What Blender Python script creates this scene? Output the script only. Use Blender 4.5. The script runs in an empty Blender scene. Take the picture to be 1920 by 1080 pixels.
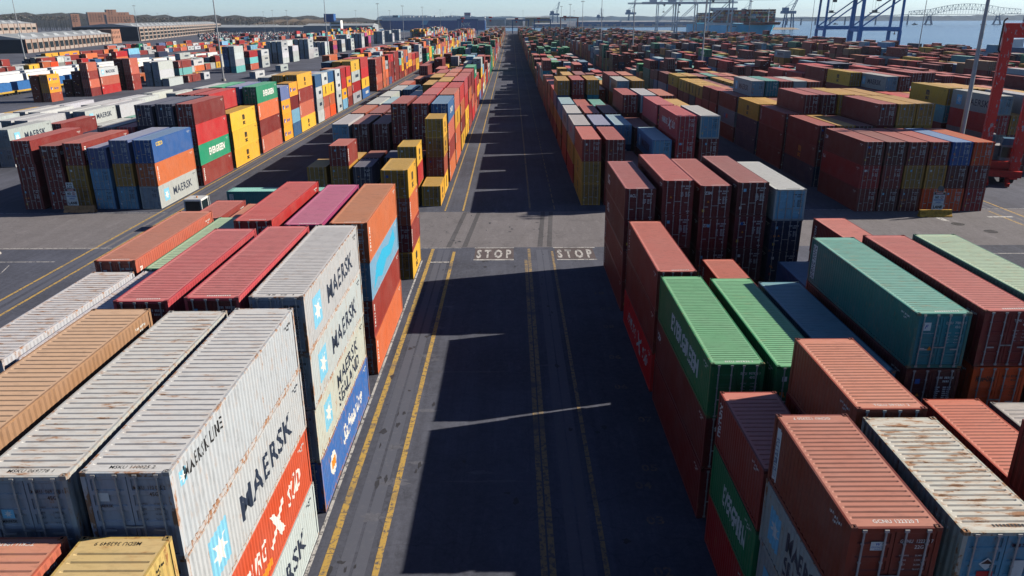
import bpy, bmesh, math, random
import numpy as np
from mathutils import Vector, Matrix
R = math.radians
scene = bpy.context.scene
col = bpy.context.collection
rnd = random.Random(7)

# ------------------------------------------------------------------ helpers
class MB:
    """collects shapes and links them as one mesh"""
    def __init__(s): s.v = []; s.f = []; s.m = []
    def quad(s, a, b, c, d, m=0):
        n = len(s.v); s.v += [tuple(a), tuple(b), tuple(c), tuple(d)]; s.f.append((n, n+1, n+2, n+3)); s.m.append(m)
    def poly(s, pts, m=0):
        n = len(s.v); s.v += [tuple(p) for p in pts]; s.f.append(tuple(range(n, n+len(pts)))); s.m.append(m)
    def box(s, x0, x1, y0, y1, z0, z1, m=0):
        n = len(s.v)
        s.v += [(x0,y0,z0),(x1,y0,z0),(x1,y1,z0),(x0,y1,z0),(x0,y0,z1),(x1,y0,z1),(x1,y1,z1),(x0,y1,z1)]
        for f in ((0,3,2,1),(4,5,6,7),(0,1,5,4),(1,2,6,5),(2,3,7,6),(3,0,4,7)):
            s.f.append(tuple(n+i for i in f)); s.m.append(m)
    def hull(s, bottom, top, m=0):
        """prism between two same-count rings"""
        n = len(s.v); k = len(bottom); s.v += [tuple(p) for p in bottom] + [tuple(p) for p in top]
        s.f.append(tuple(n+i for i in reversed(range(k)))); s.f.append(tuple(n+k+i for i in range(k))); s.m += [m, m]
        for i in range(k):
            j = (i+1) % k; s.f.append((n+i, n+j, n+k+j, n+k+i)); s.m.append(m)
    def tube(s, p, q, r, r2=None, n=8, m=0):
        p = Vector(p); q = Vector(q); r2 = r if r2 is None else r2
        d = (q-p).normalized(); a = d.orthogonal().normalized(); b = d.cross(a)
        s.hull([p + (a*math.cos(t)+b*math.sin(t))*r for t in [2*math.pi*i/n for i in range(n)]],
               [q + (a*math.cos(t)+b*math.sin(t))*r2 for t in [2*math.pi*i/n for i in range(n)]], m)
    def bar(s, p, q, w, h=None, m=0):
        """rectangular beam"""
        p = Vector(p); q = Vector(q); h = h or w; d = (q-p).normalized()
        up = Vector((0,0,1)) if abs(d.z) < .95 else Vector((0,1,0))
        a = d.cross(up).normalized()*w/2; b = a.cross(d).normalized()*h/2
        s.hull([p+a+b, p-a+b, p-a-b, p+a-b], [q+a+b, q-a+b, q-a-b, q+a-b], m)
    def mesh(s, name, mats):
        me = bpy.data.meshes.new(name); me.from_pydata(s.v, [], s.f)
        for m in (mats if isinstance(mats, (list, tuple)) else [mats]): me.materials.append(m)
        if any(s.m): me.polygons.foreach_set('material_index', s.m)
        me.update(); return me
    def build(s, name, mats, parent=None, loc=None):
        return link(name, s.mesh(name, mats), parent, loc)

def link(name, data, parent=None, loc=None, color=None):
    o = bpy.data.objects.new(name, data); col.objects.link(o)
    if parent: o.parent = parent
    if loc: o.location = loc
    if color: o.color = color
    return o
def tag(o, label=None, cat=None, group=None, kind=None):
    if label: o['label'] = label
    if cat: o['category'] = cat
    if group: o['group'] = group
    if kind: o['kind'] = kind
    return o
def thing(name, loc, label, cat, group=None, rz=0):
    o = link(name, None, None, loc); o.rotation_euler = (0,0,rz); o.empty_display_size = .5
    return tag(o, label, cat, group)
def copy_tree(o, parent=None):
    c = o.copy(); col.objects.link(c)
    if parent: c.parent = parent
    for ch in list(o.children): copy_tree(ch, c)
    return c

# ------------------------------------------------------------------ materials
def nt(name):
    m = bpy.data.materials.new(name); m.use_nodes = True; t = m.node_tree; t.nodes.clear()
    out = t.nodes.new('ShaderNodeOutputMaterial'); b = t.nodes.new('ShaderNodeBsdfPrincipled')
    t.links.new(b.outputs[0], out.inputs[0]); return m, t, b
def N(t, typ, **kw):
    n = t.nodes.new(typ)
    for k, v in kw.items(): setattr(n, k, v)
    return n
def mixc(t, fac, a, b, mode='MIX'):
    n = N(t, 'ShaderNodeMix', data_type='RGBA', blend_type=mode)
    for sock, val in ((n.inputs[0], fac), (n.inputs[6], a), (n.inputs[7], b)):
        if isinstance(val, (int, float)): sock.default_value = val
        elif isinstance(val, tuple): sock.default_value = val if len(val) == 4 else (*val, 1)
        else: t.links.new(val, sock)
    return n.outputs[2]
def ramp(t, src, a, b, c0=0.0, c1=1.0):
    n = N(t, 'ShaderNodeMapRange'); t.links.new(src, n.inputs[0])
    n.inputs[1].default_value = a; n.inputs[2].default_value = b; n.inputs[3].default_value = c0; n.inputs[4].default_value = c1
    return n.outputs[0]
def noise(t, vec, scale, detail=4, rough=.6):
    n = N(t, 'ShaderNodeTexNoise'); n.inputs['Scale'].default_value = scale; n.inputs['Detail'].default_value = detail
    n.inputs['Roughness'].default_value = rough
    if vec is not None: t.links.new(vec, n.inputs['Vector'])
    return n.outputs['Fac']
def math_(t, op, a, b=None):
    n = N(t, 'ShaderNodeMath', operation=op)
    for s, v in ((n.inputs[0], a), (n.inputs[1], b)):
        if v is None: continue
        if isinstance(v, (int, float)): s.default_value = v
        else: t.links.new(v, s)
    return n.outputs[0]
def scaled(t, vec, sc):
    n = N(t, 'ShaderNodeMapping'); t.links.new(vec, n.inputs[0]); n.inputs['Scale'].default_value = sc; return n.outputs[0]

def paint_material(name, sunlit_gamma=0.0, rough=.5, streak=(1, .9, .25), rsc=(1, 1.6, .6)):
    """enamel on corrugated steel: the object's own colour, roofs faded and lifted to a sunlit tone, grimy and rusting (alpha = amount of rust)"""
    m, t, b = nt(name)
    oi = N(t, 'ShaderNodeObjectInfo'); tc = N(t, 'ShaderNodeTexCoord')
    add = N(t, 'ShaderNodeVectorMath', operation='ADD'); t.links.new(tc.outputs['Object'], add.inputs[0])
    mul = N(t, 'ShaderNodeVectorMath', operation='SCALE'); mul.inputs[0].default_value = (37, 91, 53); t.links.new(oi.outputs['Random'], mul.inputs['Scale'])
    t.links.new(mul.outputs[0], add.inputs[1]); v = add.outputs[0]
    base = oi.outputs['Color']
    if sunlit_gamma:       # roofs only: enamel faded, and sunlit brightness put into its colour
        hs = N(t, 'ShaderNodeGamma'); hs.inputs[1].default_value = sunlit_gamma; t.links.new(base, hs.inputs[0])
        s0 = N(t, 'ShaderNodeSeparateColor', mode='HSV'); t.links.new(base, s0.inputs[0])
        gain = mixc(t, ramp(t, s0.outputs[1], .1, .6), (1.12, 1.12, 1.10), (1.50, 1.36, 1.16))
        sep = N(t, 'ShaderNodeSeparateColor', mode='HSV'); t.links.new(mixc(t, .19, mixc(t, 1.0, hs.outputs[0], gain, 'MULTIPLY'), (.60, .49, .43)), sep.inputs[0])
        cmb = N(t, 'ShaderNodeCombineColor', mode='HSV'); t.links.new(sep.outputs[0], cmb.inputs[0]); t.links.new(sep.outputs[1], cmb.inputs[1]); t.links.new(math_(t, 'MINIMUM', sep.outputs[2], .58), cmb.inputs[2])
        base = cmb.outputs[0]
    big = noise(t, v, .55, 3); base = mixc(t, ramp(t, big, .35, .7, 0, .08), base, (.50, .44, .40))
    st = noise(t, scaled(t, v, streak), 5, 6, .7)
    base = mixc(t, ramp(t, st, .50, .78, 0, .38), base, (.035, .03, .028))
    blot = noise(t, v, .9, 5, .65); base = mixc(t, ramp(t, blot, .66, .74, 0, .35), base, (.03, .028, .03))
    rn = noise(t, scaled(t, v, rsc), 2.2, 8, .72); thr = math_(t, 'SUBTRACT', .76, math_(t, 'MULTIPLY', oi.outputs['Alpha'], .30))
    rf = ramp(t, math_(t, 'SUBTRACT', rn, thr), 0, .05); halo = ramp(t, math_(t, 'SUBTRACT', rn, thr), -.10, .03)
    base = mixc(t, math_(t, 'MULTIPLY', halo, .55), base, mixc(t, .45, (.50, .26, .10), base))
    rc = mixc(t, noise(t, v, 11, 3), (.12, .045, .018), (.42, .18, .06))
    base = mixc(t, math_(t, 'MULTIPLY', rf, .85), base, rc)
    t.links.new(base, b.inputs['Base Color'])
    t.links.new(ramp(t, rf, 0, 1, rough, .85), b.inputs['Roughness'])
    bp = N(t, 'ShaderNodeBump'); bp.inputs['Strength'].default_value = .25; bp.inputs['Distance'].default_value = .02
    t.links.new(noise(t, v, 2.2, 4), bp.inputs['Height']); t.links.new(bp.outputs[0], b.inputs['Normal'])
    b.inputs['Specular IOR Level'].default_value = .35
    return m
def plain(name, c, rough=.6, metal=0, var=.25, scale=2.0, spec=.4):
    m, t, b = nt(name); tc = N(t, 'ShaderNodeTexCoord')
    n = noise(t, tc.outputs['Object'], scale, 5, .65)
    dark = tuple(x*(1-var) for x in c); lite = tuple(min(1, x*(1+var*.6)) for x in c)
    t.links.new(mixc(t, ramp(t, n, .3, .7), dark, lite), b.inputs['Base Color'])
    b.inputs['Roughness'].default_value = rough; b.inputs['Metallic'].default_value = metal; b.inputs['Specular IOR Level'].default_value = spec
    return m
PAINT = paint_material('container_paint', 0.0)
ROOF = paint_material('sunlit_roof_paint', .65, .55, (.35, 1, 1), (.5, 2.0, 1))  # roof copy of the paint, faded and brightened as if sunlit
STEEL = plain('galvanised_steel', (.42,.42,.41), .5, .1)
CAST = paint_material('corner_casting_paint', 0.0)
HOLE_BLACK = plain('casting_hole_black', (.012,.012,.014), .8)  # near-black faces inside the corner casting holes
TIMBER = plain('underside_timber', (.05,.04,.035), .9)
def decal(name, c, wear=.35):
    m, t, b = nt(name); tc = N(t, 'ShaderNodeTexCoord')
    n = noise(t, tc.outputs['Object'], 6, 6, .7)
    t.links.new(mixc(t, ramp(t, n, .5, .75, 0, wear), c, tuple(x*.45+.03 for x in c)), b.inputs['Base Color'])
    b.inputs['Roughness'].default_value = .55; return m
D_WHITE = decal('marking_white', (.72,.72,.70)); D_NAVY = decal('marking_navy', (.018,.03,.06)); D_BLACK = decal('marking_black', (.014,.014,.016))
D_SKY = decal('marking_sky_blue', (.20,.52,.72)); D_BLUE = decal('marking_blue', (.03,.10,.36)); D_ORANGE = decal('marking_orange', (.75,.25,.02))
D_YELLOW = decal('marking_yellow', (.72,.50,.04)); D_RED = decal('marking_red', (.5,.03,.03)); D_CYAN = decal('marking_cyan', (.03,.42,.68)); D_GREEN = decal('marking_green', (.1,.5,.1))
DM = dict(w=D_WHITE, n=D_NAVY, k=D_BLACK, s=D_SKY, b=D_BLUE, o=D_ORANGE, y=D_YELLOW, r=D_RED, c=D_CYAN, g=D_GREEN)

# ------------------------------------------------------------------ container shapes
HN = 2.75; LEN = {40: 12.19, 20: 6.06}; WX = 1.205
def corr(L):
    """breakpoints (y, depth) of a corrugated side wall"""
    y0, y1 = -L/2+.17, L/2-.14; n = round((y1-y0)/.278); p = (y1-y0)/n; out = []
    for i in range(n):
        a = y0+i*p
        out += [(a, 0), (a+p*.26, 0), (a+p*.5, -.036), (a+p*.76, -.036)]
    out.append((y1, 0)); return out
CORR = {k: corr(v) for k, v in LEN.items()}
def wall_depth(k, y):
    ys = [a for a, _ in CORR[k]]; return float(np.interp(y, ys, [d for _, d in CORR[k]]))
def walls(mb, k, m=0):
    L = LEN[k]; pr = CORR[k]; z0, z1 = .15, HN-.07
    for s in (-1, 1):
        for (a, da), (b, db) in zip(pr, pr[1:]):
            A, B = (s*(WX+da), a), (s*(WX+db), b)
            q = [(*A, z0), (*B, z0), (*B, z1), (*A, z1)]
            if s < 0: q.reverse()
            mb.quad(*q, m)
    x = -1.1
    while x < 1.09:      # corrugated blind end
        w = .1375; y = L/2-.05
        mb.quad((x+w*2,y-.04,.15),(x+w,y-.04,.15),(x+w,y-.04,HN-.1),(x+w*2,y-.04,HN-.1), m)
        mb.quad((x+w,y-.04,.15),(x+w*.7,y,.15),(x+w*.7,y,HN-.1),(x+w,y-.04,HN-.1), m)
        mb.quad((x+w*.7,y,.15),(x,y,.15),(x,y,HN-.1),(x+w*.7,y,HN-.1), m); x += w*2
    mb.quad((-1.2,-L/2+.1,.13),(-1.2,L/2-.1,.13),(1.2,L/2-.1,.13),(1.2,-L/2+.1,.13), m)
    mb.quad((-1.2,-L/2+.12,.13),(1.2,-L/2+.12,.13),(1.2,-L/2+.12,HN-.05),(-1.2,-L/2+.12,HN-.05), m)
def frame(mb, k, m=0):
    L = LEN[k]; X = 1.219; Y = L/2
    for sx in (-1, 1):
        for sy in (-1, 1):
            mb.box(*sorted((sx*X, sx*(X-.13))), *sorted((sy*Y, sy*(Y-.165))), .118, HN-.118, m)
        mb.box(*sorted((sx*(X-.003), sx*(X-.07))), -Y+.165, Y-.165, HN-.085, HN-.012, m)
        mb.box(*sorted((sx*(X-.003), sx*(X-.06))), -Y+.165, Y-.165, .012, .158, m)
    for sy in (-1, 1):
        mb.box(-X+.13, X-.13, *sorted((sy*(Y-.004), sy*(Y-.10))), HN-.135, HN-.02, m)
        mb.box(-X+.13, X-.13, *sorted((sy*(Y-.004), sy*(Y-.10))), .02, .17, m)
def roof(mb, k, pitch, m=0):
    L = LEN[k]; zt = HN-.016; y0, y1 = -L/2+.42, L/2-.42; n = round((y1-y0)/pitch); p = (y1-y0)/n
    xs = (-1.165, -1.075, -1.0, 1.0, 1.075, 1.165); pr = [(-L/2+.09, 0)]
    for i in range(n):
        a = y0+i*p; pr += [(a, 0), (a+.03, 1), (a+.055, 1), (a+.095, 0)]
    pr.append((L/2-.09, 0))
    base = len(mb.v)
    for y, d in pr:
        for i, x in enumerate(xs): mb.v.append((x, y, zt - (.042*d if i in (2, 3) else 0)))
    for j in range(len(pr)-1):
        for i in range(5):
            a = base+j*6+i; mb.f.append((a, a+1, a+7, a+6)); mb.m.append(m)
def casting(mb, cx, cy, top, m=0, mh=1):
    x0, x1, y0, y1 = cx-.089, cx+.089, cy-.081, cy+.081
    z0, z1 = (HN-.118, HN+.004) if top else (-.002, .118)
    if not top: mb.box(x0, x1, y0, y1, z0, z1, m); return
    hx, hy = .034, .058; zb = z1-.05
    O = [(x0,y0),(x1,y0),(x1,y1),(x0,y1)]; I = [(cx-hx,cy-hy),(cx+hx,cy-hy),(cx+hx,cy+hy),(cx-hx,cy+hy)]
    for i in range(4):
        j = (i+1) % 4
        mb.quad((*O[i],z1),(*O[j],z1),(*I[j],z1),(*I[i],z1), m)
        mb.quad((*O[j],z0),(*O[j],z1),(*O[i],z1),(*O[i],z0), m)
        mb.quad((*I[i],zb),(*I[j],zb),(*I[j],z1),(*I[i],z1), mh)
    mb.quad(*[(*p,zb) for p in I], mh)
def door_leaf(mb, k, side, m=0):
    y = -LEN[k]/2+.025; x0, x1 = sorted((side*.012, side*1.09)); z0, z1 = .185, HN-.15
    nb = 5; zs = [(z0, 0)]
    for i in range(nb):
        c = z0+(z1-z0)*(i+.5)/nb; h = (z1-z0)/nb*.30
        zs += [(c-h-.03, 0), (c-h, .032), (c+h, .032), (c+h+.03, 0)]
    zs.append((z1, 0)); e = .10
    for (a, da), (b, db) in zip(zs, zs[1:]):
        mb.quad((x0+e,y+da,a),(x1-e,y+da,a),(x1-e,y+db,b),(x0+e,y+db,b), m)
        mb.quad((x0,y,a),(x0+e,y,a),(x0+e,y+da*0,b),(x0,y,b), m); mb.quad((x1-e,y,a),(x1,y,a),(x1,y,b),(x1-e,y,b), m)
        if da or db:
            for xx in (x0+e, x1-e): mb.quad((xx,y,a),(xx,y,b),(xx,y+db,b),(xx,y+da,a), m)
    mb.quad((x0,y,z1),(x1,y,z1),(x1,y+.06,z1),(x0,y+.06,z1), m)
    mb.quad((x0,y,z0),(x0,y,z1),(x0,y+.06,z1),(x0,y+.06,z0), m); mb.quad((x1,y,z0),(x1,y+.06,z0),(x1,y+.06,z1),(x1,y,z1), m)
    for i in range(4):       # hinges
        z = z0+.2+i*(z1-z0-.4)/3; xa = side*1.08; mb.box(min(xa, xa+side*.1), max(xa, xa+side*.1), y-.02, y+.01, z-.05, z+.05, m)
def lock_bar(mb, k, x, m=0):
    y = -LEN[k]/2-.016; sg = 1 if x > 0 else -1
    mb.tube((x,y,.1),(x,y,HN-.07), .029, n=6, m=m)
    for z in (.12, HN-.1): mb.box(x-.06, x+.06, y-.02, y+.03, z-.045, z+.045, m)
    for z in (.75, 1.55, 2.2): mb.box(x-.04, x+.04, y-.012, y+.035, z-.03, z+.03, m)
    zz = .98 if abs(x) > .5 else 1.08
    mb.box(*sorted((x, x-sg*.34)), y-.03, y-.012, zz-.03, zz+.03, m)
BARX = (.27, .86)
def make_protos():
    P = {}
    for k in (40, 20):
        for style, pitch in (('wide', .33), ('fine', .235)):
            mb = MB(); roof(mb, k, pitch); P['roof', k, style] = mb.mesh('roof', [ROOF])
        mb = MB(); walls(mb, k); P['body', k] = mb.mesh('body', [PAINT])
        mb = MB(); frame(mb, k); P['frame', k] = mb.mesh('frame', [PAINT])
        for sx in (-1, 1):
            for sy in (-1, 1):
                for top in (0, 1):
                    mb = MB(); casting(mb, sx*1.132, sy*(LEN[k]/2-.079), top); P['casting', k, sx, sy, top] = mb.mesh('corner_casting', [CAST, HOLE_BLACK])
        for sd in (-1, 1):
            mb = MB(); door_leaf(mb, k, sd); P['door', k, sd] = mb.mesh('door', [PAINT])
            for i, bx in enumerate(BARX):
                mb = MB(); lock_bar(mb, k, sd*bx); P['bar', k, sd, i] = mb.mesh('locking_bar', [STEEL])
            mb = MB(); door_leaf(mb, k, sd); [lock_bar(mb, k, sd*bx, 1) for bx in BARX]; P['door1', k, sd] = mb.mesh('door', [PAINT, STEEL])
        mb = MB(); walls(mb, k); frame(mb, k)
        for sx in (-1, 1):
            for sy in (-1, 1):
                for top in (0, 1): casting(mb, sx*1.132, sy*(LEN[k]/2-.079), top, 0, 1)
        P['body1', k] = mb.mesh('body', [PAINT, HOLE_BLACK])
        walls_, _ = mb, 0
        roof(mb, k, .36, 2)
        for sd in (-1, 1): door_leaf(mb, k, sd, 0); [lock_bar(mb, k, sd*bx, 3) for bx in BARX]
        P['whole', k] = mb.mesh('shipping_container', [PAINT, HOLE_BLACK, ROOF, STEEL])
    return P
PR = make_protos()

# ------------------------------------------------------------------ lettering
_tc = {}
def glyphs(text, bold=.018, shear=0.0):
    """built-in font -> (verts2d, faces, width) at cap height about 1"""
    key = (text, bold, shear)
    if key in _tc: return _tc[key]
    cu = bpy.data.curves.new('t', 'FONT'); cu.body = text; cu.size = 1.0; cu.offset = bold; cu.shear = shear; cu.resolution_u = 2; cu.space_character = 1.06
    ob = bpy.data.objects.new('t', cu); col.objects.link(ob); dg = bpy.context.evaluated_depsgraph_get()
    me = bpy.data.meshes.new_from_object(ob.evaluated_get(dg))
    v = [(p.co.x, p.co.y) for p in me.vertices]; f = [tuple(p.vertices) for p in me.polygons]
    bpy.data.objects.remove(ob); bpy.data.curves.remove(cu); bpy.data.meshes.remove(me)
    x0 = min(a for a, _ in v); x1 = max(a for a, _ in v); y0 = min(b for _, b in v)
    _tc[key] = ([((a-x0)/.73, b/.73) for a, b in v], f, (x1-x0)/.73)
    return _tc[key]
class Sign2D:
    """flat marks in (u, v) metres: text, boxes, polygons - laid on a wall later"""
    def __init__(s): s.it = []
    def text(s, txt, u, v, h, c='w', w=None, bold=.018, shear=0, rot=0, anchor='c'):
        V, F, wd = glyphs(txt, bold, shear); sx = h if w is None else w/wd; W = wd*sx
        o = 0 if anchor == 'l' else -W/2; ca, sa = math.cos(rot), math.sin(rot)
        pts = []
        for a, b in V:
            x, y = a*sx+o, b*h-(h/2 if anchor == 'c' else 0); pts.append((u+x*ca-y*sa, v+x*sa+y*ca))
        s.it.append((pts, F, c)); return s
    def rect(s, u0, u1, v0, v1, c='w'): s.it.append(([(u0,v0),(u1,v0),(u1,v1),(u0,v1)], [(0,1,2,3)], c)); return s
    def poly(s, pts, c='w'): s.it.append((list(pts), [tuple(range(len(pts)))], c)); return s
    def star(s, u, v, r, c='w', n=7, inner=.42):
        P = [(u, v)]+[(u+math.sin(math.pi*i/n)*(r if i % 2 == 0 else r*inner), v+math.cos(math.pi*i/n)*(r if i % 2 == 0 else r*inner)) for i in range(2*n)]
        s.it.append((P, [(0, 1+(i+1) % (2*n), 1+i) for i in range(2*n)], c)); return s
def lay(sign, name, mapper, cuts=None, step=.0012):
    """turn a Sign2D into a mesh; cuts = u positions where the wall folds"""
    bm = bmesh.new(); keys = []
    for n, (pts, F, c) in enumerate(sign.it):
        if c not in keys: keys.append(c)
        b2 = bmesh.new(); vs = [b2.verts.new((x, y, 0)) for x, y in pts]
        for f in F:
            try: b2.faces.new([vs[i] for i in f])
            except ValueError: pass
        if cuts:
            u0 = min(p[0] for p in pts); u1 = max(p[0] for p in pts)
            for cu in cuts:
                if u0 < cu < u1: bmesh.ops.bisect_plane(b2, geom=b2.verts[:]+b2.edges[:]+b2.faces[:], plane_co=(cu,0,0), plane_no=(1,0,0))
        mp = {v: bm.verts.new(mapper(v.co.x, v.co.y, .004+step*n)) for v in b2.verts}
        for f in b2.faces:
            nf = bm.faces.new([mp[v] for v in f.verts]); nf.material_index = keys.index(c)
        b2.free()
    me = bpy.data.meshes.new(name); bm.to_mesh(me); bm.free()
    for c in keys: me.materials.append(DM[c])
    return me
def side_mesh(sign, name, k, side, conform):
    L = LEN[k]
    def mp(u, v, e):
        y = u*side
        return (side*(WX+(wall_depth(k, y) if conform else 0)+e+(0 if conform else .004)), y, v)
    return lay(sign, name, mp, [a*side for a, _ in CORR[k]] if conform else None)
def row_codes(s, k, c='w'):
    """the small coded rows at both ends of a side wall, top right and lower right"""
    L = LEN[k]
    for i in range(11):
        if i != 4: s.rect(L/2-1.35+i*.07, L/2-1.31+i*.07, 2.30, 2.39, c)
    for i in range(4): s.rect(L/2-1.05+i*.07, L/2-1.01+i*.07, 2.15, 2.23, c)
    return s
def side_sign(style, k):
    L = LEN[k]; q = L/12.19; s = Sign2D(); e = Sign2D(); cd = Sign2D()
    def codes(_, kk, c='w'): row_codes(cd, kk, c)
    if style == 'maersk':
        s.text('MAERSK', L*.09, 1.38, .98, 'n', w=6.1*q, bold=.02); codes(s, k, 'n')
        a = -L*.32; e.rect(a-.72*q**.5, a+.72*q**.5, .62, 2.10, 's'); e.star(a, 1.36, .62*q**.5)
    elif style == 'sealand':
        s.text('MAERSK', L*.10, 1.86, .80, 'n', w=5.4*q, bold=.02); s.text('SEALAND', L*.10, .86, .80, 'n', w=5.4*q, bold=.02); codes(s, k, 'n')
        a = -L*.30; e.rect(a-.72*q**.5, a+.72*q**.5, .62, 2.10, 's'); e.star(a, 1.36, .62*q**.5)
    elif style == 'maerskline':
        s.text('MAERSK LINE', -L*.31, 2.18, .42, 'k', w=2.9); codes(s, k, 'k')
        e.rect(-L*.5+.55, -L*.5+.98, 1.92, 2.36, 's'); e.star(-L*.5+.765, 2.14, .19)
    elif style == 'evergreen': s.text('EVERGREEN', L*.06, 1.42, .95, 'w', w=6.3*q, bold=.035); codes(s, k)
    elif style == 'msc':
        s.text('m', 0, 1.78, 1.02, 'k', w=1.15, bold=.06); s.text('sc', 0, .84, .72, 'k', w=1.1, bold=.045); codes(s, k, 'k')
    elif style == 'mscor':
        s.text('m', 0, 1.78, 1.02, 'o', w=1.15, bold=.06); s.text('sc', 0, .84, .72, 'o', w=1.1, bold=.045); codes(s, k)
    elif style == 'hapag':
        s.text('Hapag-Lloyd', L*.10, 1.36, .72, 'b', w=3.9*q+.2, bold=.03); codes(s, k, 'b')
        a = -L*.30; e.rect(a-.55, a-.08, .95, 1.75, 'b'); e.rect(a+.02, a+.36, 1.38, 1.75, 'b'); e.rect(a+.02, a+.36, .95, 1.32, 'w')
    elif style in ('hsudo', 'hsudr'):
        s.text('HAMBURG', -L*.17, 1.36, .80, 'w', w=3.9*q, shear=.25); s.text('S\u00dcD', L*.30, 1.40, .86, 'w', w=1.9*q, shear=.25); codes(s, k)
        u = L*.11; e.poly([(u-1.0,.9),(u+.8,1.95),(u+.95,1.75),(u-.9,.72)]); e.poly([(u-.75,2.05),(u-.35,1.95),(u+.75,.62),(u+.2,.6)])
        if style == 'hsudo': e.rect(-L*.13, L*.02, .3, .62, 'o')
    elif style == 'safm':
        s.text('Safmarine', L*.10, 1.40, 1.0, 'w', w=5.2*q, shear=.35); codes(s, k)
        a = -L*.31; e.poly([(a+.62*math.cos(t*.4488), 1.36+.62*math.sin(t*.4488)) for t in range(14)], 'w'); e.rect(a-.4, a+.4, 1.1, 1.6, 'o')
    elif style == 'acl':
        s.text('ACL', -L*.33, 1.50, .72, 'w', w=1.5, bold=.03); s.rect(-L*.33-.75, -L*.33+.75, .95, 1.05)
    elif style == 'cai': s.text('CAI', -L*.44, 2.10, .42, 'w', w=.8, bold=.04); codes(s, k)
    elif style == 'triton': s.text('TRITON', -L*.445, 1.40, .36, 'w', w=1.75, bold=.04, rot=-math.pi/2 if False else math.pi/2); codes(s, k)
    elif style == 'tex': s.text('tex', -L*.44, 1.9, .62, 'w', w=1.0, bold=.03); codes(s, k)
    elif style == 'uasc': s.text('U A S C', 0, 1.40, .75, 'w', w=4.6*q, bold=.02); codes(s, k)
    elif style == 'strip':     # white vertical panel with dark lettering
        a = -L*.455; e.rect(a-.26, a+.26, .32, 2.42); s.text('DONG FANG', a, 1.37, .36, 'n', w=1.95, bold=.03, rot=math.pi/2); codes(s, k)
    elif style == 'grim':
        a = -L*.42; e.rect(a-.22, a+.22, .30, 2.42); s.text('GRIMALDI', a, 1.2, .26, 'b', w=1.6, bold=.02, rot=math.pi/2); codes(s, k)
    elif style == 'patch': e.rect(-1.2, -.2, 1.1, 1.8, 'b'); e.rect(-.1, 1.4, 1.05, 1.85, 'r'); codes(s, k)
    elif style == 'cyan':
        e.poly([(-L*.42,.45),(-L*.30,1.9),(-L*.1,2.2),(L*.12,1.75),(L*.33,2.3),(L*.38,1.3),(L*.2,.75),(L*.02,1.0),(-L*.15,.4),(-L*.28,.85)], 'c'); codes(s, k)
    elif style == 'cosco': s.text('COSCO', -L*.33, 2.1, .5, 'y', w=1.8, bold=.03); codes(s, k)
    elif style == 'blogo':
        s.text('CMA CGM', L*.02, 1.35, .8, 'w', w=4.4*q, bold=.03); codes(s, k)
    else: codes(s, k)
    return s, e, cd
_sm = {}
def side_parts(style, k, side, conform):
    key = (style, k, side, conform)
    if key not in _sm:
        s, e, cd = side_sign(style, k)
        _sm[key] = tuple(side_mesh(q, n, k, side, conform) if q.it else None for q, n in ((s, 'lettering'), (e, 'emblem'), (cd, 'code_marking')))
    return _sm[key]
def front_mesh(sign, name, k):
    y = -LEN[k]/2+.025; return lay(sign, name, lambda u, v, e: (u, y-e-.006, v))
def roof_mesh(sign, name, k, far=False):
    y = -LEN[k]/2+.30; z = HN-.016
    if far: return lay(sign, name, lambda u, v, e: (-u, -y-v, z+e))
    return lay(sign, name, lambda u, v, e: (u, y+v, z+e))
_dm = {}
def door_marks(var, k, dark):
    """rows of tiny unreadable code, plates and hazard stickers on the door leaves"""
    key = (var, k, dark)
    if key in _dm: return _dm[key]
    r = random.Random(var*17+3); c = 'k' if dark else 'w'; s = Sign2D()
    for i in range(11):
        if i == 4: continue
        s.rect(.22+i*.072, .262+i*.072, 2.24, 2.35, c)
    for i in range(4): s.rect(.52+i*.075, .565+i*.075, 2.06, 2.16, c)
    for j in range(r.choice((4, 5, 6))):
        z = 1.78-j*.105; s.rect(.22, .22+r.uniform(.12, .26), z, z+.05, c)
        for q in range(2): s.rect(.58+q*.19, .72+q*.19+r.uniform(-.04, .03), z, z+.055, c)
    if r.random() < .75:
        x = r.uniform(-.95, -.5); s.rect(x, x+.22, 2.0, 2.25, r.choice('wwsb'))
    if r.random() < .6:
        x, z = r.choice(((-.55, 1.35), (-.5, 1.5), (-.8, 1.2))); s.poly([(x-.1, z), (x+.1, z), (x, z+.17)], 'o')
    if r.random() < .45: s.rect(-.98, -.78, 1.3, 1.46, 'o')
    if r.random() < .5: s.rect(-.98, -.8, .55, .78, r.choice('yrw'))
    if r.random() < .5: s.rect(.75, .9, .62, .8, 'w')
    if r.random() < .6: s.rect(.72, .98, .25, .31, 'w')
    _dm[key] = front_mesh(s, 'door_marking', k); return _dm[key]
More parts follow.
